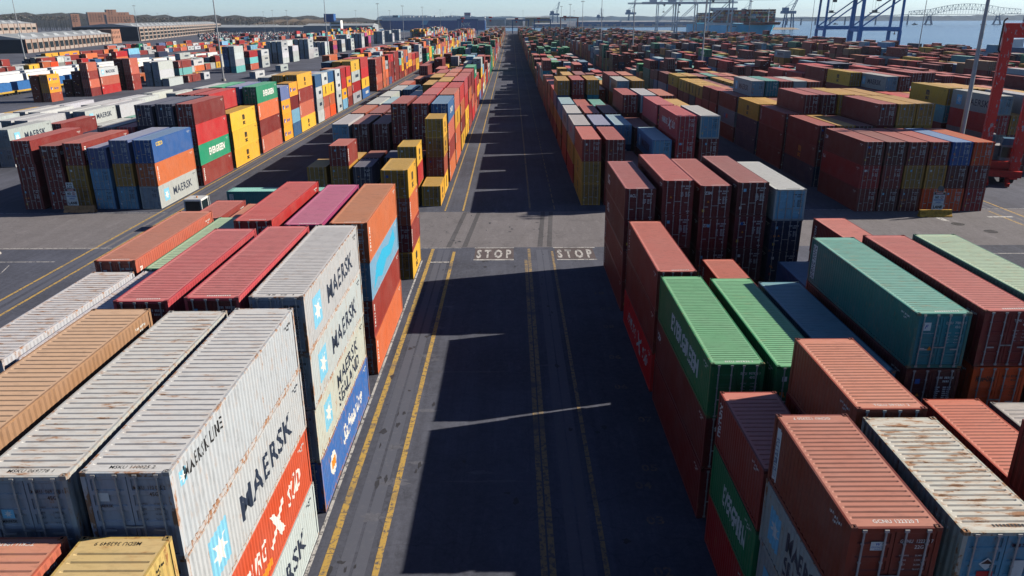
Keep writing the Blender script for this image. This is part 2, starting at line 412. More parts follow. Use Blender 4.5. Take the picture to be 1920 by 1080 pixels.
# ------------------------------------------------------------------ container kinds: colour, door colour, side lettering, dark marks?, words
K = {
 'Mr': ((.175,.015,.014), None, '', 0, 'maroon'), 'Mb': ((.095,.015,.016), None, '', 0, 'dark brown'), 'Ma': ((.13,.013,.016), None, 'acl', 0, 'maroon'),
 'Mz': ((.155,.015,.014), None, '', 0, 'maroon'), 'Mt': ((.14,.014,.013), None, 'tex', 0, 'maroon'), 'Mo': ((.17,.030,.022), None, 'mscor', 0, 'maroon'),
 'Gc': ((.165,.027,.014), None, 'grim', 0, 'maroon'), 'Ca': ((.38,.014,.016), None, 'cai', 0, 'crimson'),
 'Re': ((.42,.022,.024), None, '', 0, 'red'), 'Rr': ((.40,.035,.045), None, 'hsudr', 0, 'red'), 'Ho': ((.58,.085,.03), None, 'hsudo', 0, 'orange red'),
 'Rt': ((.24,.028,.022), None, 'triton', 0, 'rust red'), 'So': ((.46,.11,.07), None, 'triton', 0, 'salmon'), 'Or': ((.56,.135,.05), None, 'triton', 0, 'orange'), 'Ob': ((.85,.085,.010), None, '', 0, 'bright orange'),
 'Rv': ((.80,.016,.018), None, 'hsudr', 0, 'bright red'), 'Sb': ((.36,.05,.03), None, '', 0, 'salmon red'), 'Bt': ((.014,.12,.20), None, '', 0, 'petrol blue'),
 'Yw': ((.46,.34,.10), None, 'msc', 1, 'faded yellow'),
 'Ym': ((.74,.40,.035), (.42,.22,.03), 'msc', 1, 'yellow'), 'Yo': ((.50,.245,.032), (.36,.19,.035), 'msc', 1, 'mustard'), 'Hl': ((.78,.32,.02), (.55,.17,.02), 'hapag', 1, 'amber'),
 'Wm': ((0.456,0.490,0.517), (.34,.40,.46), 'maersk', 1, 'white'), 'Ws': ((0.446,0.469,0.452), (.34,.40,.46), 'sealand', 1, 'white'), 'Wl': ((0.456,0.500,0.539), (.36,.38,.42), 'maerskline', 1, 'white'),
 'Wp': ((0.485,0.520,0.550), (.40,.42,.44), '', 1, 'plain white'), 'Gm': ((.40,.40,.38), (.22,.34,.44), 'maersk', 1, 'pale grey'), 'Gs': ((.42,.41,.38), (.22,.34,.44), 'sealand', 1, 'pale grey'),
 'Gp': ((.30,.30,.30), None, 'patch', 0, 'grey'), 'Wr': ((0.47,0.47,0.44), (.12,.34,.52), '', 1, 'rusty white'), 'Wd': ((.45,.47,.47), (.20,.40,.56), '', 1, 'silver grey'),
 'Ev': ((.012,.175,.065), None, 'evergreen', 0, 'green'), 'Eg': ((.015,.26,.14), None, 'evergreen', 0, 'green'), 'Pg': ((.11,.25,.165), None, '', 0, 'pale green'), 'Cs': ((.02,.17,.10), None, '', 0, 'dark green'),
 'Ua': ((.015,.12,.075), None, 'uasc', 0, 'dark green'),
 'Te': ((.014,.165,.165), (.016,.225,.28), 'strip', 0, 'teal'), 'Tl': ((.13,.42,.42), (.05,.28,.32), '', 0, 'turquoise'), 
 'Bl': ((.02,.09,.21), None, '', 0, 'blue'), 'Bs': ((.035,.16,.52), None, 'safm', 0, 'blue'), 'Bm': ((.10,.25,.44), (.16,.36,.52), 'maersk', 1, 'steel blue'), 'Bc': ((.02,.085,.28), None, 'cosco', 0, 'deep blue'), 'Bg': ((.03,.11,.30), None, 'blogo', 0, 'blue'),
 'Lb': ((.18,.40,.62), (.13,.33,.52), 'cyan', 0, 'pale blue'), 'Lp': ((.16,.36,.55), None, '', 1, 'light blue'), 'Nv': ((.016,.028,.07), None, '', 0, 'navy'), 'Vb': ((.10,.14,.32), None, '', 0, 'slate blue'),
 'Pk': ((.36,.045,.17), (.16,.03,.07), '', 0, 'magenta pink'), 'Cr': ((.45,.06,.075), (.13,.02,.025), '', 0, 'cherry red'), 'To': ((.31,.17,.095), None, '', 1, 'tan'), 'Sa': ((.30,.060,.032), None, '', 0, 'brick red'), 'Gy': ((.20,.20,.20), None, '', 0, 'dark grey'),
}
PAL_R = ['Mr']*30+['Mb']*12+['Mt']*6+['Ma']*3+['Rt']*7+['Re']*5+['Ca']*5+['Yo']*9+['Ym']*4+['Bl']*6+['Nv']*6+['Te']*3+['Lp']*3+['Gm']*4+['Wd']*4+['Wp']*2+['Cs']*3+['Ev']*3+['Tl']*2+['Sa']*5+['To']*4
PAL_L = ['Mr']*9+['Rt']*9+['So']*10+['Re']*6+['Wm']*13+['Wp']*5+['Ym']*11+['Bl']*4+['Vb']*4+['Eg']*5+['Hl']*6+['Tl']*4+['Nv']*3+['Or']*6+['Gp']*2+['Lb']*1+['Ca']*3
PAL_W = ['Wp']*14+['Wm']*6+['Gp']*1
CON = []       # every container: dict
def put(block, c, cname, bay, x, y, size, spec, off=0):
    """one stack: 'tok tok tok|ztop' bottom to top"""
    if spec in ('-', ''): return
    toks, _, zt = spec.partition('|'); toks = toks.split(); n = len(toks)
    zt = float(zt) if zt else 2.62*n
    h = zt/n
    for t, k in enumerate(toks):
        CON.append(dict(block=block, c=c, cname=cname, bay=bay, x=x+1.219+rnd.uniform(-.035,.035), y=y+LEN[size]/2+rnd.uniform(-.06,.06)+off, z=h*t+.012, h=h, size=size, k=k, t=t, n=n))
def bayrow(block, xs, side, bay, y, size, specs):
    for c, s in enumerate(specs):
        if c < len(xs): put(block, c, side, bay, xs[c], y, size, s)
def rstack(pal, n, hh=None, r=rnd):
    hh = hh or r.choice((2.6, 2.6, 2.75, 2.9)); k = r.choice(pal); out = []
    for i in range(n):
        if r.random() < .62: k = r.choice(pal)
        out.append(k)
    return ' '.join(out)+'|%.2f' % (hh*n)
XL1 = [-11.77, -14.62, -17.85, -22.05, -24.95]
b = lambda *a: bayrow('left roadside block near camera', XL1, 'from road', *a)
b(1, 10.75, 20, ['Wp Mr Rt Yw|9.82', 'Mr Mr Rt So|9.85', 'Mr Mr Mr|8', '-', '-'])
b(2, 17.25, 40, ['Wm Ho Wm Wl|11.55', 'Wp Wp Wp Wm|11.45', 'Mr Or Mr To|11.55', 'Mr Mr Rt|7.8', 'Mr Mr|5.2'])
put('left roadside block near camera', 3, 'from road', 3, XL1[3], 29.9, 40, 'Mr Mr Wp|9.0'); put('left roadside block near camera', 4, 'from road', 3, XL1[4], 29.6, 40, 'Mr Wp Wp|9.05')
b(3, 30.95, 40, ['Bs Ws Wm Wm|11.5', 'Mr Mr Rt Cr|11.45', 'Mr Mr Mr Cr|11.3'])
b(4, 46.2, 40, ['Or Rt Lb Or|10.8', 'Mr Mr Rt Pk|10.72', 'Mr Mr Mr Re|11.0'])
put('left roadside block near camera', 3, 'from road', 4, XL1[3], 42.3, 40, 'Mr Pg Pg|9.1'); put('left roadside block near camera', 4, 'from road', 4, XL1[4], 42.3, 40, 'Mr Rt So|9.6')
put('left roadside block near camera', 3, 'from road', 5, XL1[3], 54.9, 20, 'Mr Mr Sa|8.6'); put('left roadside block near camera', 4, 'from road', 5, XL1[4]-.4, 56.6, 20, 'Mr Mr Rt|8.5')
b(6, 66.2, 20, ['Ym Rt Or Ym|10.35', 'Mr Mr|5.2', 'Mr Rt|5.2', '-', '-'])
# left, past the aisle
XLB = [-11.77, -14.62, -17.6, -20.5, -23.45, -26.4]
LB = 'left roadside block past aisle'
b = lambda *a: bayrow(LB, XLB, 'from road', *a)
b(1, 95.2, 20, ['Ym|2.65', 'Yo Re Ym|7.75', 'Mr|2.6', 'Nv Nv|5.2', 'Mr Yo Rt|7.9', 'Yo Yo|5.2'])
b(2, 101.8, 20, ['Ym Sa Yo Ym|10.4', 'Mr Rt|5.2', 'Mb Nv|5.2', 'Nv Mb|5.2', 'Yo Yo|5.0', '-'])
b(3, 110.6, 40, ['Or Rt So Bg|11.45', 'Mr Mr Mr Mr|11.5', 'Mb Mr Mr Mt|11.5', 'Mb Mb Mb|8.6', 'Mr Mr Mb|8.6', 'Lp Lp Wd|8.6'])
b(4, 124.1, 40, ['Or Or Ym So|11.5', 'Mr Rt Mr Cr|11.5', 'Mr Mr Sa|8.9', 'Mr Mr Mb|8.7', 'Mr Mb Mb|8.6', 'Mr Mr Sa|8.6'])
b(5, 137.9, 40, ['Ym Rt Or Re|11.4', 'Mr Mr Mr Re|11.4', 'Mr Mr Wp|8.7', 'Mr Mr Mb|8.7', 'Mr Mr Lp|8.7', 'Mr Mr Wd|8.6'])
b(6, 151.6, 40, ['Ym Ym Re Cr|11.5', 'Mr Mr Mr Yo|11.4', 'Mr Mr Mr Yo|10.8', 'Mr Mr Wd|8.7', 'Mr Mb|5.8', 'Mr Mr Wd|8.6'])
b(7, 165.4, 40, ['Rt Re Or Mr|11.4', 'Mr Mr Mr Sa|11.4', 'Mr Mr Mr Yo|11.2', 'Mr Mr Te|8.7', 'Mr Mr Bl|8.7', 'Mr Mr Wd|8.6'])
b(8, 179.2, 40, ['Re So Rt Mr|11.4', 'Mr Mr Mr Sa|11.4', 'Mr Mr Mr Mr|11.2', 'Mr Mr Mr|8.7', 'Mr Mb|5.7', 'Mr Mr Sa|8.6'])
b(9, 193, 40, ['So Rt Re Eg|11.6', 'Mr Mr Mb Mb|11', 'Mr Mr Wd|8.7', 'Mr Mr Wd|8.7', 'Mr Mb|5.7', 'Mr Tl|6'])
# second block left of the lane
XL2 = [-47.94, -50.9, -53.85, -56.8, -59.75, -63.2]
L2 = 'left second block past aisle'
b = lambda *a: bayrow(L2, XL2, 'from right', *a)
b(1, 94.4, 40, ['Wm Or Bc|8.85', 'Bm Yo Vb|8.85', 'Bm Lp Vb|7.9', 'Yo Yo Rt|8.5', 'Mr Mr Mt|8.2', 'Mr Mr Mr|8.85'])
b(2, 108.5, 40, ['Rt Eg Re Mr|11.8', 'Mb Nv Nv Nv|11.8', 'Nv Nv Nv Nv|11.7', 'Mr Mb Cr|8.6', 'Mr Nv Gy|8.6', '-'])
b(3, 122.4, 40, ['Ym Ym Ym|8.8', 'Mr Mr Mr Re|11.8', 'Mr Nv Mr Mr|11.8', 'Mr Mr Mr|8.7', 'Eg Eg|5.8', '-'])
b(4, 136.4, 40, ['So Mr Or Eg|11.8', 'Mb Mb Nv Vb|11.8', 'Mr Cs Cs Eg|11.8', 'Mr Mr Mr Wp|11.6', 'Wp Wp|5.6', '-'])
b(5, 150.5, 20, ['Hl Hl Hl Vb|10.5', 'Mr Tl|5.2', 'Mr Mr Mr|7.8', 'Wp Wp Wp|8', '-', '-'])
b(6, 156.8, 20, ['Bl Lp Mr Hl|10.75', 'Mr Mr|5.2', 'Mr Mr Mr|7.8', 'Wp Wp|5.2', '-', '-'])
b(7, 163.3, 40, ['Ym So Rt Ym|12.0', 'Mr Mr Mr Yo|11.9', 'Mr Mr Mr Wp|11.5', 'Mr Mr Yo|9', 'Wp Wp|5.8', '-'])
b(8, 177.9, 20, ['Wp Wm Wm Bl|10.8', 'Mr Mr Mr Vb|10.7', 'Mr Mr Nv|7.8', '-', '-', '-'])
b(9, 184.3, 20, ['So So Ym Wm|10.8', 'Mr Mr Mr Mr|10.6', '-', '-', '-', '-'])
b(10, 190.6, 20, ['Ob Or Ym Bl|10.8', 'Mr Mr Mr Vb|10.6', '-', '-', '-', '-'])
b(11, 198.6, 20, ['Wm Wm Wm Wm|10.7', 'Mr Mr Sa|8', '-', '-', '-', '-'])
b(12, 205.3, 20, ['Lp Hl Re Re|10.7', 'Mr Mr Mr Or|10.6', '-', '-', '-', '-'])
b(13, 212.2, 20, ['Rt So Hl Re|10.7', 'Mr Mr Or|8', '-', '-', '-', '-'])
b(14, 219.2, 40, ['Wm Ca Wm Ym|11.8', 'Mr Mr Mr Yo|11.7', 'Mr Mr Nv Bl|11.5', '-', '-', '-'])
b(15, 233.2, 40, ['Bg Ym Re Re|11.9', 'Mr Mr Mr Re|11.8', 'Mr Mr Bl|8.8', '-', '-', '-'])
# right of the road, near the camera
XR1 = [8.95, 11.92, 14.89, 17.86, 20.83, 23.8]
b = lambda *a: bayrow('right roadside block near camera', XR1, 'from road', *a)
b(1, 16.35, 20, ['Gm Gm Gs Gc|10.3', 'Mr Mr Mr Wr|10.2', '-', '-', 'Mr Mr|5.2', 'Mr Mr|5.2'])
put('right roadside block near camera', 3, 'from road', 1, 17.0, 15.85, 20, 'Mr Mr Mr Mr|10.4')
b(0, 3.6, 40, ['Mr Mr Rt|8.2', 'Mr Mr Mr|8', 'Mr Mr|5.2', 'Mr Mr|5.2', '-', '-'])  # bay out of view, added so its shadow covers the near road
b(2, 22.75, 20, ['Re Ev Rt|7.77', 'Mr Mr Mr Sa|10.3', 'Mr Bl|5.2', 'Mr Mr Sb|7.4', 'Mr Mr Gy|7.2', 'Mr Mr|5'])
b(3, 30.45, 40, ['Mr Mt Ev|8.35', 'Mr Mr Ev|8.2', 'Mr Mb Bt|7.95', 'Mr Mb Mb Te|10.72', 'Mr Mr Ob Mr|10.85', 'Mr Mr Mr Pg|10.9'])
b(4, 43.55, 40, ['Rv Mr Rt|8.3', 'Nv|2.6', 'Mb Rt|5.2', 'Nv|2.6', 'Nv Bl|5.0', '-'])
put('right roadside block near camera', 5, 'from road', 4, XR1[5], 45, 40, 'Mr Mr Rt|8.1')
b(5, 57.9, 40, ['Rt Rt Ma Ma|10.35', 'Mb Mb Mr Mr|11.0', 'Mb Mb Mz Mz|10.55', 'Mb Mb Ma Mb|10.8', 'Mb Nv Nv Wd|10.25', '-'])
# right of the road, past the aisle
R2 = 'right roadside block past aisle'
b = lambda *a: bayrow(R2, XR1, 'from road', *a)
b(1, 95.2, 40, ['Yo Yo Rt|8.55', 'Mr Mr Mr|8.5', 'Mb Mb|5', 'Mr Mb Bm|8.4', 'Mr Mr Ca Rr|11.4', 'Mb Mb Mr Wr|11.4'])
b(2, 109.2, 40, ['Re Yo Gp|8.5', 'Mr Mr Vb|8.5', 'Mr Bl Lp|8.5', 'Mr Mr Mb|8', 'Mr Mr Mr Cr|11.3', 'Mr Mr Mr Yo|10.9'])
b(3, 123.4, 40, ['Re Mr Gm|8.5', 'Mr Nv Mr|8.5', 'Mr Mr Mb|8.5', 'Mr Mr Mr Mr|11.35', 'Mr Mr Mr Wd|11.3', 'Mr Mr Mr Sa|11.2'])
b(4, 138, 40, ['Rt Yo Lp|8.4', 'Mr Re Mr|8', 'Mr Te Te|8', 'Mr Mr|5.5', 'Mr Mr Mr|8', 'Mr Mr Mr|8'])
b(5, 152.3, 40, ['Rt Yo Bl Yo|11.4', 'Mr Mr Re Mr|11.5', 'Mr Mb Te Yo|11.5', 'Mr Mr|5.8', 'Mr Mr Yo Gm|11.3', 'Mr Mr Mr Yo|11.3'])
b(6, 166, 40, ['Mr Yo Re|8.5', 'Mr Mr Mr|8.5', 'Mr Mr Tl|8.4', 'Mr Mr Sa|8.4', 'Mr Mr Mr Mr|11.4', 'Mr Mr Mr Sa|11.4'])
b(7, 180, 40, ['Mr So Mr|8.4', 'Mr Mr Yo Yo|10.5', 'Mr Mr Mb Mb|10.6', 'Mr Mr Yo|8.2', 'Mr Yo Yo|8.4', 'Mr Yo Yo|8.4'])
b(8, 194, 20, ['Mr Mr Cr|8', 'Mr Mr Mr|8', '-', 'Mr Mr Yo|8.2', 'Mr Te Te|8.3', 'Mr Te Tl|8.3'])
b(9, 201, 20, ['Re Mr Mr|8', 'Mr Mb Yo Yo|10.7', 'Mr Mb Mb|8', 'Mr Yo|5.4', 'Mr Te Wd|8.3', 'Mr Te Wd|8.3'])
# right second block
XR3 = [43.0+2.68*i for i in range(6)]
R3 = 'right second block past aisle'
b = lambda *a: bayrow(R3, XR3, 'from left', *a)
b(1, 91.1, 40, ['Mr Ca Mt|8.7', 'Mb Mr Mb|8.68', 'Mb Yo Mt|8.66', 'Ob Yo Mr|8.64', 'Ob Mb Bc|8.62', 'Ca Mr Ob|8.6'])
b(2, 105.7, 40, ['Nv Mo Mr|8.7', 'Mr Yo Yo|8.7', 'Mr Mb Mb|8.6', 'Mr Mr Mr Mr|11.6', 'Mr Mr Yo Yo|11.6', 'Mr Yo Yo Yo|11.6'])
b(3, 119.3, 40, ['Mr Mr Rt|8.7', 'Mr Mr Mr Mr|11.6', 'Mr Mr Mr Mt|11.6', 'Mr Mr Yo Ym|11.6', 'Mr Mr Mr Yo|11.5', 'Mr Mr Mr Yo|11.5'])
b(4, 132.8, 40, ['Nv Nv Ym|8.75', 'Mr Mr Yo|8.7', 'Mr Mr Mb|8.6', 'Mr Mr Mr|8.7', 'Mr Mr Yo|8.7', 'Mr Mr Bl|8.7'])
b(5, 146.4, 40, ['Mr Gp Mr|8.75', 'Mr Mr Mr Gm|11.6', 'Mr Mr Mb Te|11.6', 'Mr Mr Mr Mr|11.5', 'Mr Mr Mr Wd|11.5', 'Mr Mr Mr Sa|11.4'])
b(6, 160.2, 20, ['Re Ca Mr|8.6', 'Mr Mb Mb|8.3', 'Mr Mb Bl|8.3', 'Mr Mr Tl|10', 'Mr Mr Mr|8.4', '-'])
b(7, 166.6, 20, ['Mr Re Mr|8.6', 'Mr Mr Sa|8.4', 'Mr Mb Bl|8.3', 'Mr Mr Mr|10', '-', '-'])
for i, y in enumerate((173, 179.5, 186, 192.4)):
    b(8+i, y, 20, [('Mr Re Ym', 'Mr Nv Ym', 'Gp Mr Ym', 'Re Mr Ym')[i]+'|8.3', 'Mr Mr Yo|8.2', 'Nv Nv Mb|8', 'Mr Te Yo|8.6', 'Mr Mr Mr|8.6', 'Mr Mr|5.6'])
b(12, 199.5, 40, ['Mr Re Ym|8.7', 'Mr Mr Yo|8.7', 'Mr Bl Mb|8.6', 'Mr Mr Te|8.7', 'Mr Mr Mr|8.7', 'Mr Mr Sa|8.7'])
XR4 = [73.6+2.7*i for i in range(7)]
R4 = 'right third block past aisle'
b = lambda *a: bayrow(R4, XR4, 'from left', *a)
b(1, 115.7, 40, ['Gs Gp Re Gm|11.6', 'Mr Mr Yo|8.7', 'Mr Mr Mr Wd|11.5', 'Mr Mr Yo Yo|11.4', 'Mr Mr Wp|8.6', 'Mr Mr Mr|8.6', 'Mr Mr Mr|8.6'])
b(2, 129.5, 40, ['Mr Mr Tl Ym|11.6', 'Mr Mr Mr Yo|11.5', 'Mr Mr Mr Yo|11.4', 'Mr Mr Ym|8.7', 'Mr Mr Mr Sa|11', 'Mr Mr Yo|8.7', 'Mr Mr Sa|8.7'])
b(3, 143.2, 40, ['Mr Mr Re|8.7', 'Mr Mr Mr|8.6', 'Mr Mr Yo|8.6', 'Mr Yo|5.7', 'Mr Mr Yo|8.6', 'Mr Mr Mr|8.6', 'Mr Mr Mr|8.6'])
b(4, 157, 40, ['Mr Bl Mb|8.6', 'Mr Mr Mr Gm|11.5', 'Mr Mr Mr Mr|11.5', 'Mr Mr Ca|8.7', 'Mr Mr Bs|8.7', 'Mr Mr Wp|8.7', 'Mr Mr Mr|8.6'])
b(5, 168, 40, ['Mr Mr Mr Ym|11.6', 'Mr Mr Mr Mr|11.5', 'Mr Mr Mr Mr|11.5', 'Mr Mr Mr|8.7', 'Mr Cs Tl|8.6', 'Mr Re Bl Mr|11.4', 'Mr Mr Mr Ma|11.4'])
b(6, 182, 40, ['Mr Mr Mr Mr|11.6', 'Mr Mr Wd|8.7', 'Mr Mr Lp|8.7', 'Mr Mr Re|9', 'Mr Mr Ua Ca|11.5', 'Mr Mr Mr|8.6', 'Mr Mr Mr Mr|11.4'])
b(7, 196, 40, ['Mr Gm Ca|9.5', 'Mr Mr Re Ca|11.3', 'Mr Mr Mr Ca|11.3', 'Mr Mr Wd|9', 'Mr Mr Mr|9', 'Mr Mr Mr|8.6', 'Mr Mr|5.6'])
b(8, 210, 40, ['Mr Gm Re|9.4', 'Mr Gp Ca|9.2', 'Mr Mr Te|9', 'Mr Mr Wd|9', 'Mr Mr Mr|9', 'Mr Mr Mr Nv|11', 'Mr Mr Nv Nv|11'])
# long rows further off
def rows(block, xs, side, y0, y1, pal, lo, hi, bay0, seed, gaps=(), pstep=13.75, green=None):
    r = random.Random(seed); y = y0; i = bay0; base = r.uniform(lo, hi)
    while y < y1:
        if any(a-6 < y < c for a, c in gaps): y += 6.9; continue
        if r.random() < .35: base = r.uniform(lo, hi)
        two = r.random() < .3; run = r.choice(pal); rowtall = base+r.uniform(-.5, .6)
        for c in range(len(xs)):
            if r.random() < .3: run = r.choice(pal)
            for yy, sz in (((y, 20), (y+6.4, 20)) if two else ((y, 40),)):
                n = max(1, min(4, round(rowtall+r.uniform(-.75, .75))))
                p = pal
                if green and green[0] < y < green[1] and r.random() < .6: p = ['Cs', 'Ev', 'Cs', 'Te']
                sp = rstack(p, n, None, r)
                if r.random() < .5: h = sp.split('|'); t = h[0].split(); t[-1] = run if p is pal else t[-1]; sp = ' '.join(t)+'|'+h[1]
                put(block, c, side, i, xs[c], yy, sz, sp)
                if two and yy == y: i += 1
        i += 1; y += pstep
rows(LB, XLB, 'from road', 207, 520, PAL_R+PAL_L, 2.6, 3.8, 10, 11, green=(330, 420))
rows(LB, XLB, 'from road', 520, 1180, PAL_R+PAL_L, 2.8, 3.9, 40, 12, gaps=((600, 640),))
rows(L2, XL2, 'from right', 259, 640, PAL_L, 3.2, 4.0, 16, 13, gaps=((395, 412),))
rows(L2, XL2, 'from right', 640, 980, PAL_L, 3.2, 4.0, 50, 14)
rows(R2, XR1, 'from road', 209, 560, PAL_R, 2.2, 3.4, 10, 15, green=(335, 430))
rows(R2, XR1, 'from road', 560, 1180, PAL_R, 2.6, 3.6, 50, 16, green=(700, 800))
rows(R3, XR3, 'from left', 214, 620, PAL_R, 2.2, 3.3, 13, 17, gaps=((300, 330),))
rows(R3, XR3, 'from left', 620, 1180, PAL_R, 2.6, 3.5, 50, 18)
rows(R4, XR4, 'from left', 224, 620, PAL_R, 2.4, 3.6, 9, 19)
rows(R4, XR4, 'from left', 620, 1150, PAL_R, 2.6, 3.6, 50, 20)
for j, (xb, ys) in enumerate(((107, 168), (140, 200), (168, 235), (197, 275), (224, 320))):
    XR = [xb+2.7*i for i in range(6)]
    rows(('right fourth block past aisle', 'right fifth block past aisle', 'right sixth block past aisle', 'right seventh block past aisle', 'right eighth block past aisle')[j], XR, 'from left', ys, 640-j*15, PAL_R, 2.2-.1*j, 3.3-.25*j, 1, 31+j)
    rows(('right fourth block past aisle', 'right fifth block past aisle', 'right sixth block past aisle', 'right seventh block past aisle', 'right eighth block past aisle')[j], XR, 'from left', 640-j*15, 1150 if j < 2 else 880, PAL_R, 1.6, 2.5, 60, 41+j)
# white boxes on the far left lot, reefers and mixed stacks
XW = [-85.5-3.0*i for i in range(7)]
WL = 'far left white block'
b = lambda *a: bayrow(WL, XW, 'from right', *a)
b(1, 97, 40, ['-', 'Wm Wm|5.8', 'Wp Wm|5.8', '-', 'Wm|2.9', 'Wm Wm|5.8', '-'])
b(2, 110, 40, ['-', 'Wp Wm|6', 'Wm Wm|5.9', 'Wp|2.9', '-', 'Wm Wp|5.8', 'Wm Wp|5.8'])
b(3, 124, 40, ['Wm Wm|6.2', '-', 'Wp|3', 'Wp Wm|5.9', 'Wp Wm|5.8', '-', 'Wp Wp|5.8'])
b(4, 139, 40, ['Nv Mr|5.2', 'Wp|2.9', 'Gp Wp|5.8', 'Wp Wp|5.8', '-', 'Hl Wm|5.8', 'Wm Wm|5.8'])
b(5, 153, 40, ['Wp|3', 'Gp Wm|5.8', 'Wp Wp|5.8', '-', 'Gp Wp|5.7', 'Wp Wm|5.8', 'Ym Ym|5.5'])
b(6, 167, 40, ['Te|2.9', 'Wp Wp|5.6', 'Wp Wp|5.6', 'Wp Wp|5.6', '-', 'Wm Wp|5.6', '-'])
b(7, 181, 40, ['Eg|3', 'Wp|3', 'Wp Wp|5.4', 'Wp Wp|5.4', 'Wp|3', '-', '-'])
b(8, 196, 40, ['Wp|3', 'Wp Wp|5.4', 'Wp|3', 'Wp Wp|5.4', '-', '-', '-'])
XF = [-128.4-3.0*i for i in range(6)]
FL = 'far left mixed stacks'
b = lambda *a: bayrow(FL, XF, 'from right', *a)
b(1, 172, 40, ['-', '-', 'Wm So|5.4', 'Wm Ym|5.4', 'Gp Wp|5.2', '-'])
b(2, 229, 20, ['-', '-', '-', '-', 'Sa Hl Hl|7.9', 'Sa Sa Sa|7.7']); b(3, 246, 20, ['-', '-', '-', 'Mr So Rt So|10.4', 'Mb Mb Mb|7.8', 'Mb Mb|5.2'])
b(4, 253, 40, ['-', '-', '-', 'Ca So Wm|8.4', 'Mr Mr Mr|8', '-']); b(5, 268, 20, ['-', '-', 'Rt Rt So So|10.6', 'Mb Mb Mb Mb|10.5', 'Nv Nv Mb|7.8', '-'])
b(6, 283, 40, ['Wp|2.8', 'Wp Wp Wp|8.7', 'Wp Wp Wp|8.7', '-', '-', '-']); b(7, 300, 40, ['Rt|2.7', 'Sa Tl Rt|8', '-', 'Wp Tl Wp|8', '-', '-'])
b(8, 316, 20, ['Wm|2.7', 'Hl|2.7', 'Eg Wp|5.2', 'Wp Wp|5.2', '-', '-'])
b(9, 354, 40, ['Tl Wp Wp Wp|11.6', 'Bl Lp Vb Vb|11.5', '-', '-', '-', '-']); b(10, 374, 40, ['So Tl Re|8.7', 'Mr Te Mr|8.7', 'Wp|2.8', '-', '-', '-'])
b(11, 392, 40, ['Wm Wm Wm|8.6', 'So Wm Hl|8.6', 'Mr Wm|5.4', '-', '-', '-'])
put(FL, 6, 'from right', 12, -108, 318, 40, 'Wm|2.8'); put(FL, 6, 'from right', 13, -110.5, 362, 40, 'Wm|2.8')
r_ = random.Random(77)
for i, (y, n) in enumerate(((428, 4), (446, 4), (478, 4), (496, 3), (524, 3), (545, 4), (580, 3), (610, 4), (650, 4), (690, 4), (760, 4), (820, 4), (880, 4))):
    for c in range(4 if i % 2 else 3): put(FL, c, 'from right', 13+i, XF[c]+(i % 3)*.8, y, 40, rstack(PAL_W if i not in (5, 9) else ['Rt', 'So', 'Pk'], n-(c == 0 and i % 2), 2.9, r_))
# mixed boxes by the railway and beyond
rows('boxes behind the trailers', [-213-3.0*i for i in range(2)], 'from right', 238, 430, ['Wm', 'Or', 'Ob', 'Wp', 'Bl', 'Or'], .5, 1.3, 1, 61)
rows('boxes behind the trailers', [-236-3.0*i for i in range(3)], 'from right', 262, 430, ['Wm', 'Or', 'Nv', 'Wp', 'Bl', 'Rt', 'Gp'], .6, 1.9, 30, 62)
rows('boxes beside the siding', [-150-3.0*i for i in range(2)], 'from right', 292, 330, PAL_L, .6, 1.4, 1, 63)
rows('boxes beside the siding', [-152-3.0*i for i in range(4)], 'from right', 365, 640, PAL_L+PAL_W, .8, 2.6, 5, 64)
rows('boxes before the warehouse', [-292-3.0*i for i in range(3)], 'from right', 560, 900, ['Wm']*6+PAL_L, .4, 2.2, 40, 65)
rows('boxes by the railway', [-205-3.0*i for i in range(3)], 'from right', 330, 760, PAL_L, .6, 2.2, 1, 51)
rows('boxes before the warehouse', [-262-3.0*i for i in range(2)], 'from right', 420, 800, ['Wm']*6+PAL_L, .4, 2.2, 1, 52)
rows('distant left rows', [-215-3.0*i for i in range(5)], 'from right', 800, 1250, PAL_L, 1.6, 4, 1, 53)
rows('distant left rows', [-105-3.0*i for i in range(6)], 'from right', 930, 1250, PAL_L+PAL_W, 2, 4, 60, 54)
# the box lying across the end of the left roadside block
CON.append(dict(block='aisle', c=0, cname='', bay=0, x=-29.6, y=92.6, z=.012, h=2.9, size=40, k='Te', t=0, n=1, rz=math.pi/2))

# ------------------------------------------------------------------ camera
F, CAMZ = 1395., 23.1
PITCH, YAW, ROLL = R(19.95), R(-.07), R(-.3)
def cam_axes():
    cp, sp, cy, sy = math.cos(PITCH), math.sin(PITCH), math.cos(YAW), math.sin(YAW)
    f = Vector((sy*cp, cy*cp, -sp)); r = Vector((cy, -sy, 0)); u = r.cross(f); cr, sr = math.cos(ROLL), math.sin(ROLL)
    return cr*r+sr*u, cr*u-sr*r, f
cr_, cu_, cf_ = cam_axes()
cam = bpy.data.cameras.new('camera'); camo = bpy.data.objects.new('camera', cam); col.objects.link(camo); scene.camera = camo
M = Matrix((cr_, cu_, -cf_)).transposed().to_4x4(); M.translation = Vector((0, 0, CAMZ)); camo.matrix_world = M
cam.sensor_width = 36; cam.lens = F/1920*36; cam.clip_end = 40000; cam.clip_start = .5

